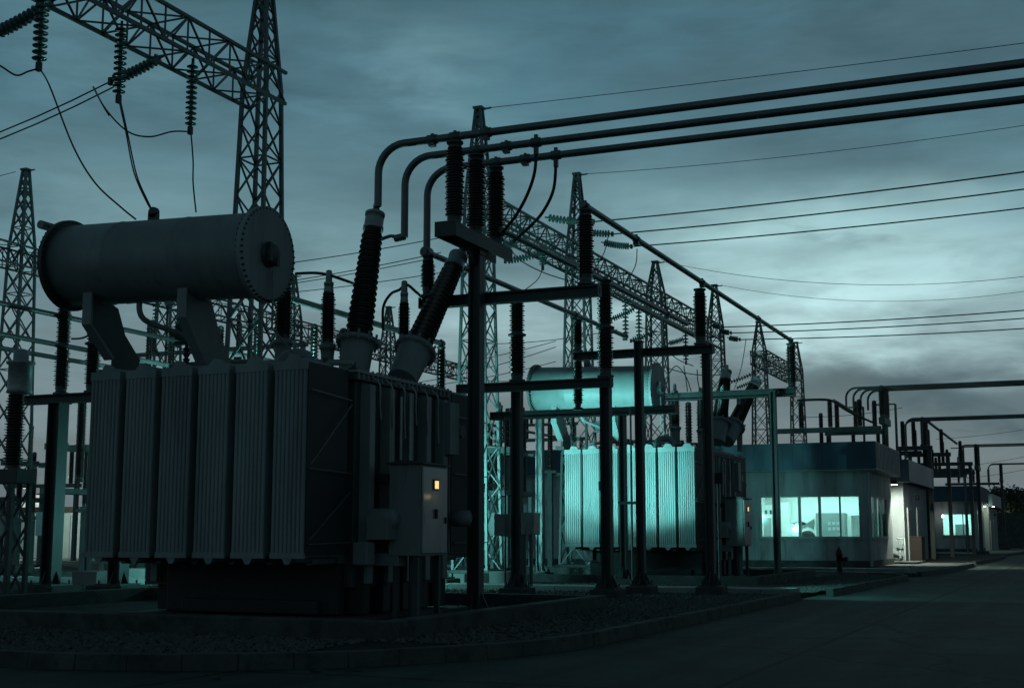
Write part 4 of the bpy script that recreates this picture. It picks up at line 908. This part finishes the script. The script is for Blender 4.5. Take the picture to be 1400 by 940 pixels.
# ---------------------------------------------------------------- offices
def office(Y0, Yd, x0, x1, win, sidewin, label, blk2=True, name='office_building', lampx=None, H=4.46, mainroom=None):
    t = T(name, label, 'building', (x1, Y0, 0), 'low offices along the road')
    zb, ze = .1, 3.52; wx0, wx1, wz0, wz1 = win; th = .2; Y1 = Y0 + Yd
    m = MB()
    m.box(x0, wx0, Y0, Y0 + th, zb, ze); m.box(wx1, x1, Y0, Y0 + th, zb, ze); m.box(wx0, wx1, Y0, Y0 + th, zb, wz0); m.box(wx0, wx1, Y0, Y0 + th, wz1, ze)
    s0, s1 = sidewin
    m.box(x1 - th, x1, Y0 + th, s0, zb, ze); m.box(x1 - th, x1, s1, Y1, zb, ze); m.box(x1 - th, x1, s0, s1, zb, wz0); m.box(x1 - th, x1, s0, s1, wz1, ze)
    m.box(x0, x1 - th, Y1 - th, Y1, zb, ze); m.box(x0, x0 + th, Y0 + th, Y1 - th, zb, ze)
    m.build('wall', 'wall', t)
    MB().box(x0 - .03, x1 + .03, Y0 - .03, Y0, .1, .34).box(x1, x1 + .03, Y0, Y1, .1, .34).build('plinth', 'conc', t)
    m = MB(); o = .38; n = int((x1 - x0) / .35)
    m.box(x0 - o, x1 + o, Y0 - o, Y0 - o + .06, ze - .02, H); m.box(x1 + o - .06, x1 + o, Y0 - o + .06, Y1 + .05, ze - .02, H); m.box(x0 - o, x1 + o, Y1 - .01, Y1 + .05, ze + .4, H - .1)
    for i in range(n): xx = x0 - o + i * .35; m.box(xx, xx + .03, Y0 - o - .012, Y0 - o, ze + .02, H - .04)
    for i in range(int((Yd + o) / .35)): yy = Y0 - o + .1 + i * .35; m.box(x1 + o, x1 + o + .012, yy, yy + .03, ze + .02, H - .04)
    m.build('fascia', 'fascia', t)
    MB().box(x0 - o + .02, x1 + o - .08, Y0 - o + .08, Y1 - .02, ze + .02, ze + .2).build('roof', 'roof', t)
    MB().box(x0 - o, x1 + o, Y0 - o, Y0, ze - .05, ze - .022).box(x1, x1 + o, Y0, Y1, ze - .05, ze - .022).build('soffit', 'wall', t)
    MB().tube([(x1 + .06, Y0 - .06, .15), (x1 + .06, Y0 - .06, ze - .05)], .055, 10).build('downpipe', 'frame', t)
    # windows
    npn = 5 if (wx1 - wx0) > 2.5 else 3; f = MB(); fw = .06
    f.box(wx0, wx1, Y0 - .02, Y0 + .06, wz1 - fw, wz1); f.box(wx0, wx1, Y0 - .04, Y0 + .06, wz0, wz0 + fw)
    for i in range(npn + 1):
        xx = wx0 + (wx1 - wx0) * i / npn; ww = fw if i not in (2, 3) or npn != 5 else .1; xx = min(max(xx, wx0 + ww / 2), wx1 - ww / 2); f.box(xx - ww / 2, xx + ww / 2, Y0 - .018, Y0 + .058, wz0 + fw, wz1 - fw)
    fo = f.build('window', 'frame', t)
    MB().add([(wx0 + .02, Y0 + .03, wz0 + .02), (wx1 - .02, Y0 + .03, wz0 + .02), (wx1 - .02, Y0 + .03, wz1 - .02), (wx0 + .02, Y0 + .03, wz1 - .02)], [(0, 1, 2, 3)]).build('pane', 'pane', fo)
    f = MB(); f.box(x1 - .06, x1 + .02, s0, s1, wz1 - fw, wz1); f.box(x1 - .06, x1 + .04, s0, s1, wz0, wz0 + fw)
    for i in range(4): yy = s0 + (s1 - s0) * i / 3; yy = min(max(yy, s0 + fw / 2), s1 - fw / 2); f.box(x1 - .058, x1 + .018, yy - fw / 2, yy + fw / 2, wz0 + fw, wz1 - fw)
    fo = f.build('window', 'frame', t)
    MB().add([(x1 - .03, s0 + .02, wz0 + .02), (x1 - .03, s1 - .02, wz0 + .02), (x1 - .03, s1 - .02, wz1 - .02), (x1 - .03, s0 + .02, wz1 - .02)], [(0, 1, 2, 3)]).build('pane', 'pane', fo)
    MB().box(wx0 - .04, wx1 + .04, Y0 - .07, Y0 + .0, wz0 - .05, wz0 - .004).box(x1, x1 + .07, s0 - .04, s1 + .04, wz0 - .05, wz0 - .004).build('window_sill', 'wall', t)
    # room
    rx0 = wx0 - .6
    MB().box(rx0, x1 - th - .002, Y0 + th + 3.6, Y0 + th + 3.65, zb, 3.0).box(rx0 - .05, rx0, Y0 + th + .003, Y0 + th + 3.65, zb, 3.0).box(rx0, x1 - th - .002, Y0 + th + .003, Y0 + th + 3.6, 3.0, 3.05).box(rx0, x1 - th - .002, Y0 + th + .003, Y0 + th + 3.6, zb, .14).build('room_lining', 'room', t)
    return t
WB = P(1040, 733, Y=48).x, P(1178, 733, Y=48).x, 1.12, 2.62
XO = -7.05
office(48, 6.0, -26, XO, WB, (P(1192, 735, X=XO).y, P(1214, 735, X=XO).y), 'long low office with blue fascia and lit cyan windows')
def annex(Y0, Yd, x0, x1, label):
    t = T('office_annex', label, 'building', (x1, Y0, 0), 'low offices along the road'); zb, ze, H, o, Y1 = .1, 3.4, 4.3, .38, Y0 + Yd
    MB().box(x0, x1, Y0, Y1, zb, ze).build('wall', 'wall', t)
    m = MB(); m.box(x0, x1 + o, Y0 - .9, Y0 - .84, ze, H); m.box(x1 + o - .06, x1 + o, Y0 - .84, Y1, ze, H); m.build('fascia', 'fascia', t)
    MB().box(x0, x1 + o - .08, Y0 - .83, Y1, ze + .02, ze + .18).build('roof', 'roof', t)
    MB().box(x0, x1 + o - .07, Y0 - .83, Y0 - .002, ze - .02, ze + .018).build('soffit', 'wall', t)
    d = Y1 - Y0
    for a, b, z0, z1, nm_ in ((.12, .26, .14, 2.3, 'door'), (.5, .66, .9, 2.4, 'window')):
        MB().box(x1 + .002, x1 + .05, Y0 + d * a - .06, Y0 + d * b + .06, z0, z1 + .06).build(nm_, 'frame', t)
        MB().box(x1 + .052, x1 + .06, Y0 + d * a, Y0 + d * b, z0 + .04, z1).build('leaf' if nm_ == 'door' else 'pane', 'door_dk', t)
    MB().box(x1 - 1.55, x1 - 1.15, Y0 - .04, Y0 - .002, 1.0, 2.1).build('notice_panel', 'frame', t)
    m = MB(); m.lathe([(0, .06), (.2, .1), (.22, .02)], (x1 + .25, Y0 + d * .33, 2.95), (x1 + .25, Y0 + d * .33, 0), 10); m.bar((x1, Y0 + d * .33, 3.0), (x1 + .25, Y0 + d * .33, 3.0), .03); m.build('wall_lamp', 'black', t)
    return t
annex(57.6, 8.6, -20, -7.02, 'second block of the near office with its lamp lit white end wall')
annex(68.5, .3, -20, -12.5, 'low link wall hidden behind the near office block')
YO2 = 96.0; XO2 = -7.0
WB2 = P(1289, 733, Y=YO2).x, P(1332, 733, Y=YO2).x, 1.2, 2.7
office(YO2, 7.5, -17.5, XO2, WB2, (YO2 + 1.2, YO2 + 3.8), 'second smaller office farther along the road with lit windows', H=4.55)
annex(107, 10, -16, -6.9, 'far end block of the second office beside the lit porch')
# passage floors / steps
tag(MB().box(-9.4, -6.2, 54.2, 57.5, .122, .2).build('porch_step', 'conc', None, .02, at=(-7, 54.2, 0)), 'concrete step of the lit porch between the two office blocks', 'step')
tag(MB().box(-7.3, -6.5, 58.8, 60.1, .12, 1.15).box(-7.34, -6.46, 58.76, 60.14, 1.16, 1.2).build('storage_box', 'rust', None, .01, at=(-6.9, 59.4, .12)), 'brown metal box with a lid against the annex wall', 'box')
# hand-wash pipe stand by the porch
xh = P(1231, 760, Y=57.1).x; t = T('valve_stand', 'small pipe stand with a hand wheel against the lit porch wall', 'valve', (xh, 57.1, .1))
MB().tube([(xh, 57.1, .1), (xh, 57.1, 1.0)], .045, 8).tube([(xh + .18, 57.1, .1), (xh + .18, 57.1, 1.1), (xh - .1, 57.1, 1.1)], .045, 8).build('pipe', 'frame', t)
MB().lathe([(0, .16), (.06, .16)], (xh - .18, 57.05, .85), (xh - .18, 57.0, .85), 14).cb((xh - .05, 57.1, .75), .28, .14, .14).build('hand_wheel', 'paint', t)

# interior of the lit room
Yi = 48.2
def furn(name, label, cat, boxes, m, at):
    mb = MB()
    for b in boxes: mb.box(*b)
    return tag(mb.build(name, m, None, .006, at=at), label, cat)
def ix(px, Y): return P(px, 720, Y=Y).x
Yb = 51.7
c0, c1 = ix(1119, Yb), ix(1158, Yb); zt = P(1140, 701, Y=Yb).z
t = T('equipment_cabinet', 'wide grey equipment cabinet with lit meters inside the office', 'cabinet', (c0, Yb, .14)); MB().box(c0, c1, Yb - .5, Yb + .08, .14, zt).build('body', 'cabg', t, .01)
m = MB()
for i in range(6): m.box(c0 + .45 + (i % 3) * .16, c0 + .56 + (i % 3) * .16, Yb - .512, Yb - .502, 1.4 + .2 * (i // 3), 1.52 + .2 * (i // 3))
m.split('meter', 'frame', t)
c0, c1 = ix(1046, Yb), ix(1072, Yb); zt = P(1060, 690, Y=Yb).z
t = T('wall_cabinet', 'tall white cupboard behind the leftmost lit window', 'cabinet', (c0, Yb, .14)); MB().box(c0, c1, Yb - .45, Yb + .08, .14, zt).build('body', 'cab', t, .01)
m = MB(); m.box(c0 + .05, (c0 + c1) / 2 - .03, Yb - .47, Yb - .455, .3, zt - .5); m.box((c0 + c1) / 2 + .03, c1 - .05, Yb - .47, Yb - .455, .3, zt - .5); m.build('door', 'frame', t)
MB().box(c0 + .12, c0 + .2, Yb - .485, Yb - .475, zt - .35, zt - .2).box(c0 + .3, c0 + .38, Yb - .485, Yb - .475, zt - .35, zt - .2).build('label_plate', 'black', t)
c0, c1 = ix(1165, Yi + .9), ix(1176, Yi + .9); zt = P(1170, 704, Y=Yi + .9).z
furn('white_cupboard', 'bright white cupboard behind the rightmost lit window', 'cabinet', [(c0, c1, Yi + .7, Yi + 1.1, .14, zt)], 'cab', (c0, Yi + .7, .14))
c0, c1 = ix(1072, Yi + .5), ix(1092, Yi + .5)
furn('desk', 'desk below the second lit window pane', 'desk', [(c0 - .2, c1 + 1.9, Yi + .3, Yi + 1.0, 1.05, 1.1), (c0, c0 + .05, Yi + .35, Yi + .95, .14, 1.05), (c1 + 1.6, c1 + 1.65, Yi + .35, Yi + .95, .14, 1.05)], 'cab', (c0, Yi + .4, .14))
cx = ix(1103, Yi + 1.1); t = T('office_chair', 'office chair seen through the middle pane of the lit window', 'chair', (cx, Yi + 1.4, .14))
MB().lathe([(0, .26), (.02, .3), (.07, .28), (.09, .02)], (cx, Yi + 1.25, 1.1), (cx, Yi + .3, 1.1), 22).build('backrest', 'black', t)
MB().box(cx - .26, cx + .26, Yi + 1.3, Yi + 1.8, .6, .68).build('seat', 'black', t, .02); MB().tube([(cx, Yi + 1.55, .14), (cx, Yi + 1.55, .6)], .03, 8).bar((cx - .28, Yi + 1.55, .17), (cx + .28, Yi + 1.55, .17), .05).bar((cx, Yi + 1.27, .17), (cx, Yi + 1.83, .17), .05).build('base', 'black', t)
cx = ix(1104, Yb); zz = P(1104, 716, Y=Yb).z
tag(MB().prism([(cx - .34, zz + .17), (cx - .04, zz + .03), (cx + .26, zz + .2), (cx + .22, zz - .2), (cx - .02, zz - .05), (cx - .26, zz - .18)], 'y', Yb + .04, Yb + .07).build('wall_decoration', 'cabg', None, at=(cx, Yb, zz)), 'dark bow shaped decoration on the back wall of the lit office', 'decoration')
cx = ix(1083, Yb); tag(MB().prism([(cx - .25, 1.5), (cx + .1, 1.55), (cx + .22, 1.75), (cx - .1, 1.68)], 'y', Yb + .04, Yb + .06).box(cx + .35, cx + .5, Yb + .04, Yb + .06, 1.62, 1.7).build('wall_notice', 'cabg', None, at=(cx, Yb, 1.5)), 'small dark notice on the back wall behind the second pane', 'notice')
cx = ix(1072, Yb); tag(MB().box(cx, cx + .28, Yb - .6, Yb + .06, .14, 2.45).build('partition', 'room', None, at=(cx, Yb, .14)), 'white partition between the first two lit panes', 'partition')
for k, px in enumerate((1140, 1168)):
    cx = ix(px, Yi + 1.6); o = MB().lathe([(0, .16), (.05, .16)], (cx, Yi + 1.6 + .6 * k, 2.94), (cx, Yi + 1.6 + .6 * k, 9), 18).build('ceiling_lamp', 'lampw', None, at=(cx, Yi + 1.6 + .6 * k, 2.94)); tag(o, ['ceiling lamp above the grey equipment cabinet', 'ceiling lamp at the right end of the lit office'][k], 'lamp', 'ceiling lamps in the office')
# curtains
y0, y1 = P(1192, 735, X=XO).y, P(1214, 735, X=XO).y; m = MB(); n = 40; vs = []
for i in range(n + 1):
    yy = y0 + (y1 - y0) * (i / n); xx = XO - .32 + .05 * math.sin(i * 1.5) + .02 * math.sin(i * .7)
    vs += [(xx, yy, 1.0), (xx, yy, 2.7)]
m.add(vs, [(2 * i, 2 * i + 2, 2 * i + 3, 2 * i + 1) for i in range(n) if i % 13 not in (4, 5, 6)], True); tag(m.build('curtain', 'curtain', None, at=(XO - .3, y0, 1)), 'pleated curtain behind the side window of the near office', 'curtain')
# second office furniture
c0, c1 = ix(1306, YO2 + 2.5), ix(1324, YO2 + 2.5)
furn('equipment_cabinet', 'grey cabinet inside the second office', 'cabinet', [(c0, c1, YO2 + 2.4, YO2 + 2.9, .14, 2.0)], 'cabg', (c0, YO2 + 2.4, .14))
# lamps
def floodlight(name, loc, label, m='lampp', s=.1):
    t = T(name, label, 'lamp', loc); x, y, z = loc
    MB().box(x - s * 1.2, x + s * 1.2, y - s * .8, y + s * .8, z, z + s * 1.6).bar((x, y, z + s), (x - .0, y + .3, z + s), .04).build('housing', 'black', t); MB().box(x - s, x + s, y - s * .6, y + s * .6, z - .02, z - .002).build('lens', m, t)
    return t
floodlight('porch_lamp', (-6.95, 54.35, 3.2), 'white porch lamp under the eaves between the two office blocks', 'lampp', .1)
floodlight('porch_lamp', (-6.95, 104.0, 3.35), 'distant porch lamp of the second office', 'lampp', .08)
floodlight('porch_lamp', (-6.5, 106.5, 3.35), 'distant lamp at the end block of the second office', 'lampp', .07)
p = P(1289, 705, Y=95.4); o = MB().lathe([(0, .02), (0, .06), (.06, .07), (.1, .02)], p, p - Vector((0, 1, 0)), 14).build('wall_lamp', 'lampt', None, at=p); tag(o, 'round white lamp beside the window of the second office', 'lamp')
p = P(1375, 705, Y=170); o = MB().lathe([(0, .02), (.02, .16), (.2, .16), (.22, .02)], p, p - Vector((0, 1, 0)), 14).lathe([(0, .05), (p.z, .05)], (p.x, 170.2, 0), (p.x, 170.2, 9), 8).build('street_lamp', 'lampt', None, at=p); tag(o, 'tiny bright lamp before the dark trees at the right edge', 'lamp')

# fire hydrant
hp = P(1148, 781, Z=.12); hx, hy = hp.x, hp.y
t = T('fire_hydrant', 'dark fire hydrant standing in front of the office', 'hydrant', (hx, hy, .1))
MB().lathe([(0, .16), (.04, .16), (.04, .09), (.5, .085), (.52, .12), (.56, .12), (.57, .1), (.66, .08), (.72, .03), (.77, .03), (.78, .01)], (hx, hy, .1), (hx, hy, 9), 20).build('barrel', 'hyd', t)
MB().lathe([(0, .055), (.12, .055), (.12, .075), (.19, .075)], (hx + .07, hy, .5), (hx + 1, hy - .2, .5), 14).build('outlet', 'hyd', t)

# ---------------------------------------------------------------- far boundary: wall, trees, left yard
t = T('boundary_wall', 'long low boundary wall beneath the trees at the right', 'wall', (0, 150, 0)); MB().box(-90, 60, 150, 150.3, 0, 3.6).build('wall', 'conc', t)
m = MB()
for i in range(16): m.box(-40 + i * 5, -40 + i * 5 + .4, 149.9, 150.4, 0, 3.9)
m.split('pier', 'conc', t)
t = T('store_building', 'pale shed wall with a dark rail roof at the left behind the breakers', 'building', (-44, 50, 0))
a = P(-30, 760, Y=52); b = P(108, 760, Y=52)
MB().box(a.x, b.x, 52, 60, 0, 2.35).build('wall', 'wall', t); MB().box(a.x - .3, b.x + .3, 51.6, 60.4, 2.35, 2.6).build('roof', 'rust', t); MB().box(b.x - 2.6, b.x - .6, 51.95, 51.99, .1, 2.2).build('door', 'frame', t)
p = P(47, 680, Y=70); o = MB().box(p.x - 2.0, p.x + .6, 70, 70.2, 2.2, 3.6).box(p.x - .3, p.x + .9, 69.9, 70.1, 3.4, 3.9).build('glowing_shed', 'barn', None, at=(p.x, 70, 2)); tag(o, 'small white shed front far left, glowing by itself', 'shed')
def tree(x, y, h, label, seed, r=None):
    rnd = random.Random(seed); t = T('tree', label, 'tree', (x, y, 0), 'dark trees on the horizon'); r = r or h * .36
    m = MB(); m.tube([(x, y, 0), (x + .1, y, h * .4), (x, y, h * .75)], .2, 8, [.25, .18, .06])
    for k in range(5):
        a = rnd.uniform(0, 6.28); m.tube([(x, y, h * .35), (x + math.cos(a) * r * .6, y + math.sin(a) * r * .6, h * .65)], .07, 6, [.1, .03])
    m.build('trunk', 'bark', t)
    m = MB(); cl = [(rnd.gauss(0, r * .42), rnd.gauss(0, r * .42), h * rnd.uniform(.42, .96), rnd.uniform(.18, .36) * r) for _ in range(26)]
    for _ in range(2600):
        cx, cy, cz, cr = rnd.choice(cl); u = Vector((rnd.gauss(0, 1), rnd.gauss(0, 1), rnd.gauss(0, 1))).normalized() * cr * rnd.uniform(.5, 1.15)
        c = Vector((x + cx * (1.25 - cz / h * .6), y + cy, cz)) + u; s = rnd.uniform(.1, .24); a = Vector((rnd.gauss(0, 1), rnd.gauss(0, 1), rnd.gauss(0, 1))).normalized(); b = a.orthogonal().normalized()
        m.add([c - a * s, c + b * s * .6, c + a * s, c - b * s * .6], [(0, 1, 2, 3)])
    m.build('crown', 'leaf', t)
tl = ['leftmost', 'second', 'third', 'fourth', 'fifth', 'sixth', 'seventh']
for k in range(7):
    px = 1362 + k * 12; Y = 172 + (k * 37 % 14); p = P(px, 668 + (k * 5 % 9), Y=Y); tree(p.x, Y, p.z, tl[k] + ' of the dark trees at the right edge, counting rightwards', 40 + k, 3.4)
p = P(66, 676, Y=72); tree(p.x, 72, p.z, 'small round dark tree beside the glowing shed at the left', 3, 1.3)
p = P(12, 690, Y=80); tree(p.x, 80, p.z, 'low dark tree at the far left edge', 4, 1.8)
struct(MB().box(-700, 700, 400, 402, 0, 6.5).build('hills', 'leaf'))

# ---------------------------------------------------------------- lights
def light(kind, loc, e, col, **k):
    d = bpy.data.lights.new('lamp_light', kind); d.energy = e; d.color = col
    for a, v in k.items(): setattr(d, a, v)
    o = bpy.data.objects.new('lamp_light', d); C.objects.link(o); o.location = loc; return o
def aim(o, tgt): o.rotation_euler = (Vector(tgt) - o.location).to_track_quat('-Z', 'Y').to_euler()
CY = (.28, 1.0, .94)
# low floodlights behind the near transformer, aimed up at the farther one
def yard_flood(x, y, z, tgt, e, label, ang=95, col=CY):
    t = T('yard_floodlight', label, 'lamp', (x, y, GZ), 'yard floodlights'); MB().tube([(x, y, GZ), (x, y, z - .1)], .03, 10).build('pole', 'galv', t)
    MB().box(x - .13, x + .13, y - .16, y - .02, z - .1, z + .1).build('housing', 'black', t)
    l = light('SPOT', (x, y + .02, z), e, col, spot_size=math.radians(ang), spot_blend=.22, shadow_soft_size=.12); aim(l, tgt); return l
yard_flood(-12.95, 28.35, 2.3, (-11.5, 31.2, 4.3), 590, 'low cyan floodlight behind the near transformer', 116)
yard_flood(-9.86, 28.35, 2.3, (-9.9, 31.2, 4.3), 520, 'low cyan floodlight behind the thick dark post', 116)
for lx, tx in ((-12.95, -11.6), (-9.86, -10.6)):   # added spots above the two floodlights, to brighten the drum tank
    aim(light('SPOT', (lx, 28.37, 2.5), 330, CY, spot_size=math.radians(52), spot_blend=.6, shadow_soft_size=.1), (tx, 31.6, 5.1))
yard_flood(-16.4, 23.8, 2.2, (-22, 34, 2.2), 2600, 'cyan floodlight post for the left rear bays', 115)
yard_flood(-11.5, 38.2, .8, (-12.5, 48, 6.8), 105, 'added low cyan floodlight behind the floodlit transformer, aimed at the office', 80)  # unseen lamp added to tint the office front cyan
yard_flood(-6.56, 25.45, 2.3, (-3.2, 28.6, 0), 380, 'small added floodlight behind the right post, washing the road', 66)  # unseen lamp added for the teal light on the road
light('POINT', (-14.2, 24.9, 1.6), 320, CY, shadow_soft_size=.2)  # bare light added to brighten the gravel strips, no fitting here
a = light('AREA', ((WB[0] + WB[1]) / 2, Yi + 1.8, 2.9), 135, (.46, 1.0, .92), shape='RECTANGLE', size=3.4, size_y=2.4)
a = light('AREA', ((WB2[0] + WB2[1]) / 2, YO2 + 2.2, 2.9), 120, (.46, 1.0, .92), shape='RECTANGLE', size=3, size_y=2.4)
aim(light('SPOT', (-6.8, 54.8, 3.15), 1100, (.88, 1, .82), spot_size=math.radians(150), spot_blend=.3, shadow_soft_size=.12), (-6.8, 55.8, 0))
light('POINT', (-6.8, 104.6, 3.2), 80, (.8, 1, .78), shadow_soft_size=.12)
light('POINT', (-6.4, 106.6, 3.2), 20, (.9, 1, .7), shadow_soft_size=.12)
light('POINT', (P(47, 690, Y=49).x, 48.5, 2.6), 500, (.75, 1, .85), shadow_soft_size=.2)
light('POINT', (-7.60, 15.51, 1.70), .06, (1, .7, .3), shadow_soft_size=.03)
sun = light('SUN', (0, 0, 30), .03, (1, .93, .86), angle=math.radians(25))
el = math.radians(6); az = math.radians(-14)
aim(sun, Vector((-math.sin(az), -math.cos(az), -math.tan(el))) + Vector((0, 0, 30)))

# ---------------------------------------------------------------- sky
w = bpy.data.worlds.new('World'); bpy.context.scene.world = w; w.use_nodes = True
nt = w.node_tree; n = nt.nodes; l = nt.links; bg = n['Background']
def node(t, **k):
    o = n.new(t)
    for a, v in k.items(): setattr(o, a, v)
    return o
def mth(op, a, b=None, c=None, clamp=False):
    m_ = node('ShaderNodeMath', operation=op, use_clamp=clamp)
    for i, v in enumerate((a, b, c)):
        if v is None: continue
        if isinstance(v, (int, float)): m_.inputs[i].default_value = v
        else: l.new(v, m_.inputs[i])
    return m_.outputs[0]
tc = node('ShaderNodeTexCoord'); sp = node('ShaderNodeSeparateXYZ'); l.new(tc.outputs['Generated'], sp.inputs[0])
AZ = mth('ARCTAN2', sp.outputs[0], sp.outputs[1]); EL = mth('ARCSINE', sp.outputs[2])
# warp
def fbm(sx, sy, det=6, rough=.55, seed=0., dist=0.):
    cx = node('ShaderNodeCombineXYZ'); l.new(mth('MULTIPLY', AZ, sx), cx.inputs[0]); l.new(mth('MULTIPLY', EL, sy), cx.inputs[1]); cx.inputs[2].default_value = seed
    t_ = node('ShaderNodeTexNoise'); t_.inputs['Scale'].default_value = 1; t_.inputs['Detail'].default_value = det; t_.inputs['Roughness'].default_value = rough; t_.inputs['Distortion'].default_value = dist
    l.new(cx.outputs[0], t_.inputs['Vector']); return t_.outputs['Fac']
n1 = fbm(5, 16, 6, .55, 1.3, .4); n2 = fbm(4, 11, 5, .5, 7.7, .2); n3 = fbm(13, 42, 5, .55, 3.1, .3); n4 = fbm(1.8, 6, 3, .5, 9.9)
wa = mth('ADD', AZ, mth('MULTIPLY', mth('SUBTRACT', n1, .5), .30)); we = mth('ADD', mth('ADD', EL, mth('MULTIPLY', mth('SUBTRACT', n3, .5), .055)), mth('MULTIPLY', mth('SUBTRACT', n2, .5), .10))
def blob(px, py, sx, sy):
    a0 = -YAW + math.atan((px - 700) / 1843); e0 = math.atan((732 - py) / 1843 * math.cos(math.atan((px - 700) / 1843)))
    u = mth('DIVIDE', mth('SUBTRACT', wa, a0), sx / 1843); v = mth('DIVIDE', mth('SUBTRACT', we, e0), sy / 1843)
    return mth('EXPONENT', mth('MULTIPLY', mth('ADD', mth('MULTIPLY', u, u), mth('MULTIPLY', v, v)), -1))
ramp = node('ShaderNodeValToRGB'); cr = ramp.color_ramp; cr.interpolation = 'EASE'
stops = [(0, (.105, .155, .178)), (.06, (.155, .215, .24)), (.13, (.175, .265, .292)), (.22, (.105, .21, .245)), (.34, (.066, .165, .21)), (.42, (.048, .12, .15)), (.7, (.035, .075, .09)), (1, (.03, .06, .075))]
while len(cr.elements) < len(stops): cr.elements.new(.5)
for e, (p_, c_) in zip(cr.elements, stops): e.position = p_; e.color = (*c_, 1)
l.new(mth('ADD', mth('MULTIPLY', EL, .98), mth('MULTIPLY', mth('SUBTRACT', n2, .5), .06)), ramp.inputs[0])
col = ramp.outputs[0]
def addc(col, fac, c, mode='ADD'):
    x = node('ShaderNodeMix', data_type='RGBA', blend_type=mode); l.new(fac, x.inputs[0]); l.new(col, x.inputs[6]); x.inputs[7].default_value = (*c, 1); return x.outputs[2]
bright = [(1230, 375, 340, 75, 1.05), (1020, 400, 260, 70, .6), (1120, 465, 240, 36, .65), (870, 290, 150, 45, .1), (560, 60, 130, 60, .22), (440, 330, 160, 55, .22), (150, 290, 130, 40, .22), (620, 430, 200, 60, .35), (1180, 290, 240, 40, .42), (850, 240, 120, 50, .06), (130, 30, 200, 50, .12)]
dark = [(1340, 540, 240, 38, 1.0), (1300, 30, 330, 60, .6), (1120, 200, 200, 45, .3), (1000, 80, 160, 40, .4), (300, 170, 260, 55, .38), (1160, 350, 45, 10, .3), (1330, 250, 160, 40, .25), (600, 250, 120, 30, .15), (60, 400, 200, 80, .2)]
for a_, b_, c_, d_, s_ in bright: col = addc(col, mth('MULTIPLY', mth('MULTIPLY', blob(a_, b_, c_, d_), s_), mth('ADD', .55, mth('MULTIPLY', n3, .9)), clamp=True), (.20, .30, .295))
for a_, b_, c_, d_, s_ in dark: col = addc(col, mth('MULTIPLY', mth('MULTIPLY', blob(a_, b_, c_, d_), s_), mth('ADD', .6, mth('MULTIPLY', n3, .8)), clamp=True), (.058, .11, .135), 'MIX')
# general cloud texture
n5 = fbm(8, 55, 6, .6, 5.5, .5)
var = mth('ADD', -.36, mth('ADD', mth('ADD', mth('MULTIPLY', n1, .85), mth('MULTIPLY', n3, .6)), mth('ADD', mth('MULTIPLY', n5, .34), mth('MULTIPLY', n4, .92))))
vm = node('ShaderNodeVectorMath', operation='SCALE'); l.new(col, vm.inputs[0]); l.new(var, vm.inputs['Scale'])
sky = node('ShaderNodeTexSky'); sky.sky_type = 'NISHITA'; sky.sun_disc = False; sky.sun_elevation = math.radians(-3); sky.sun_rotation = az
sc_ = node('ShaderNodeVectorMath', operation='SCALE'); l.new(sky.outputs[0], sc_.inputs[0]); sc_.inputs['Scale'].default_value = .06
ad = node('ShaderNodeVectorMath', operation='ADD'); l.new(vm.outputs[0], ad.inputs[0]); l.new(sc_.outputs[0], ad.inputs[1])
away = mth('MULTIPLY', mth('SUBTRACT', 1, mth('COSINE', mth('ADD', AZ, .6))), .5)   # 0 towards the afterglow, 1 behind
fade = mth('SUBTRACT', 1, mth('MULTIPLY', mth('MINIMUM', mth('MULTIPLY', mth('MAXIMUM', mth('SUBTRACT', away, .1), 0), 1.6), 1), .22))
right = mth('SUBTRACT', 1, mth('MULTIPLY', mth('MINIMUM', mth('MULTIPLY', mth('MAXIMUM', mth('SUBTRACT', mth('SINE', AZ), .15), 0), 1.6), 1), .25))
fd_ = node('ShaderNodeVectorMath', operation='SCALE'); l.new(ad.outputs[0], fd_.inputs[0]); l.new(mth('MULTIPLY', fade, right), fd_.inputs['Scale'])
l.new(fd_.outputs[0], bg.inputs['Color']); bg.inputs['Strength'].default_value = 1.0

s = bpy.context.scene
s.view_settings.view_transform = 'Standard'; s.view_settings.look = 'None'; s.view_settings.exposure = 0; s.view_settings.gamma = 1
s.render.engine = 'CYCLES'; s.cycles.use_denoising = True; s.cycles.max_bounces = 6; s.cycles.sample_clamp_indirect = 3
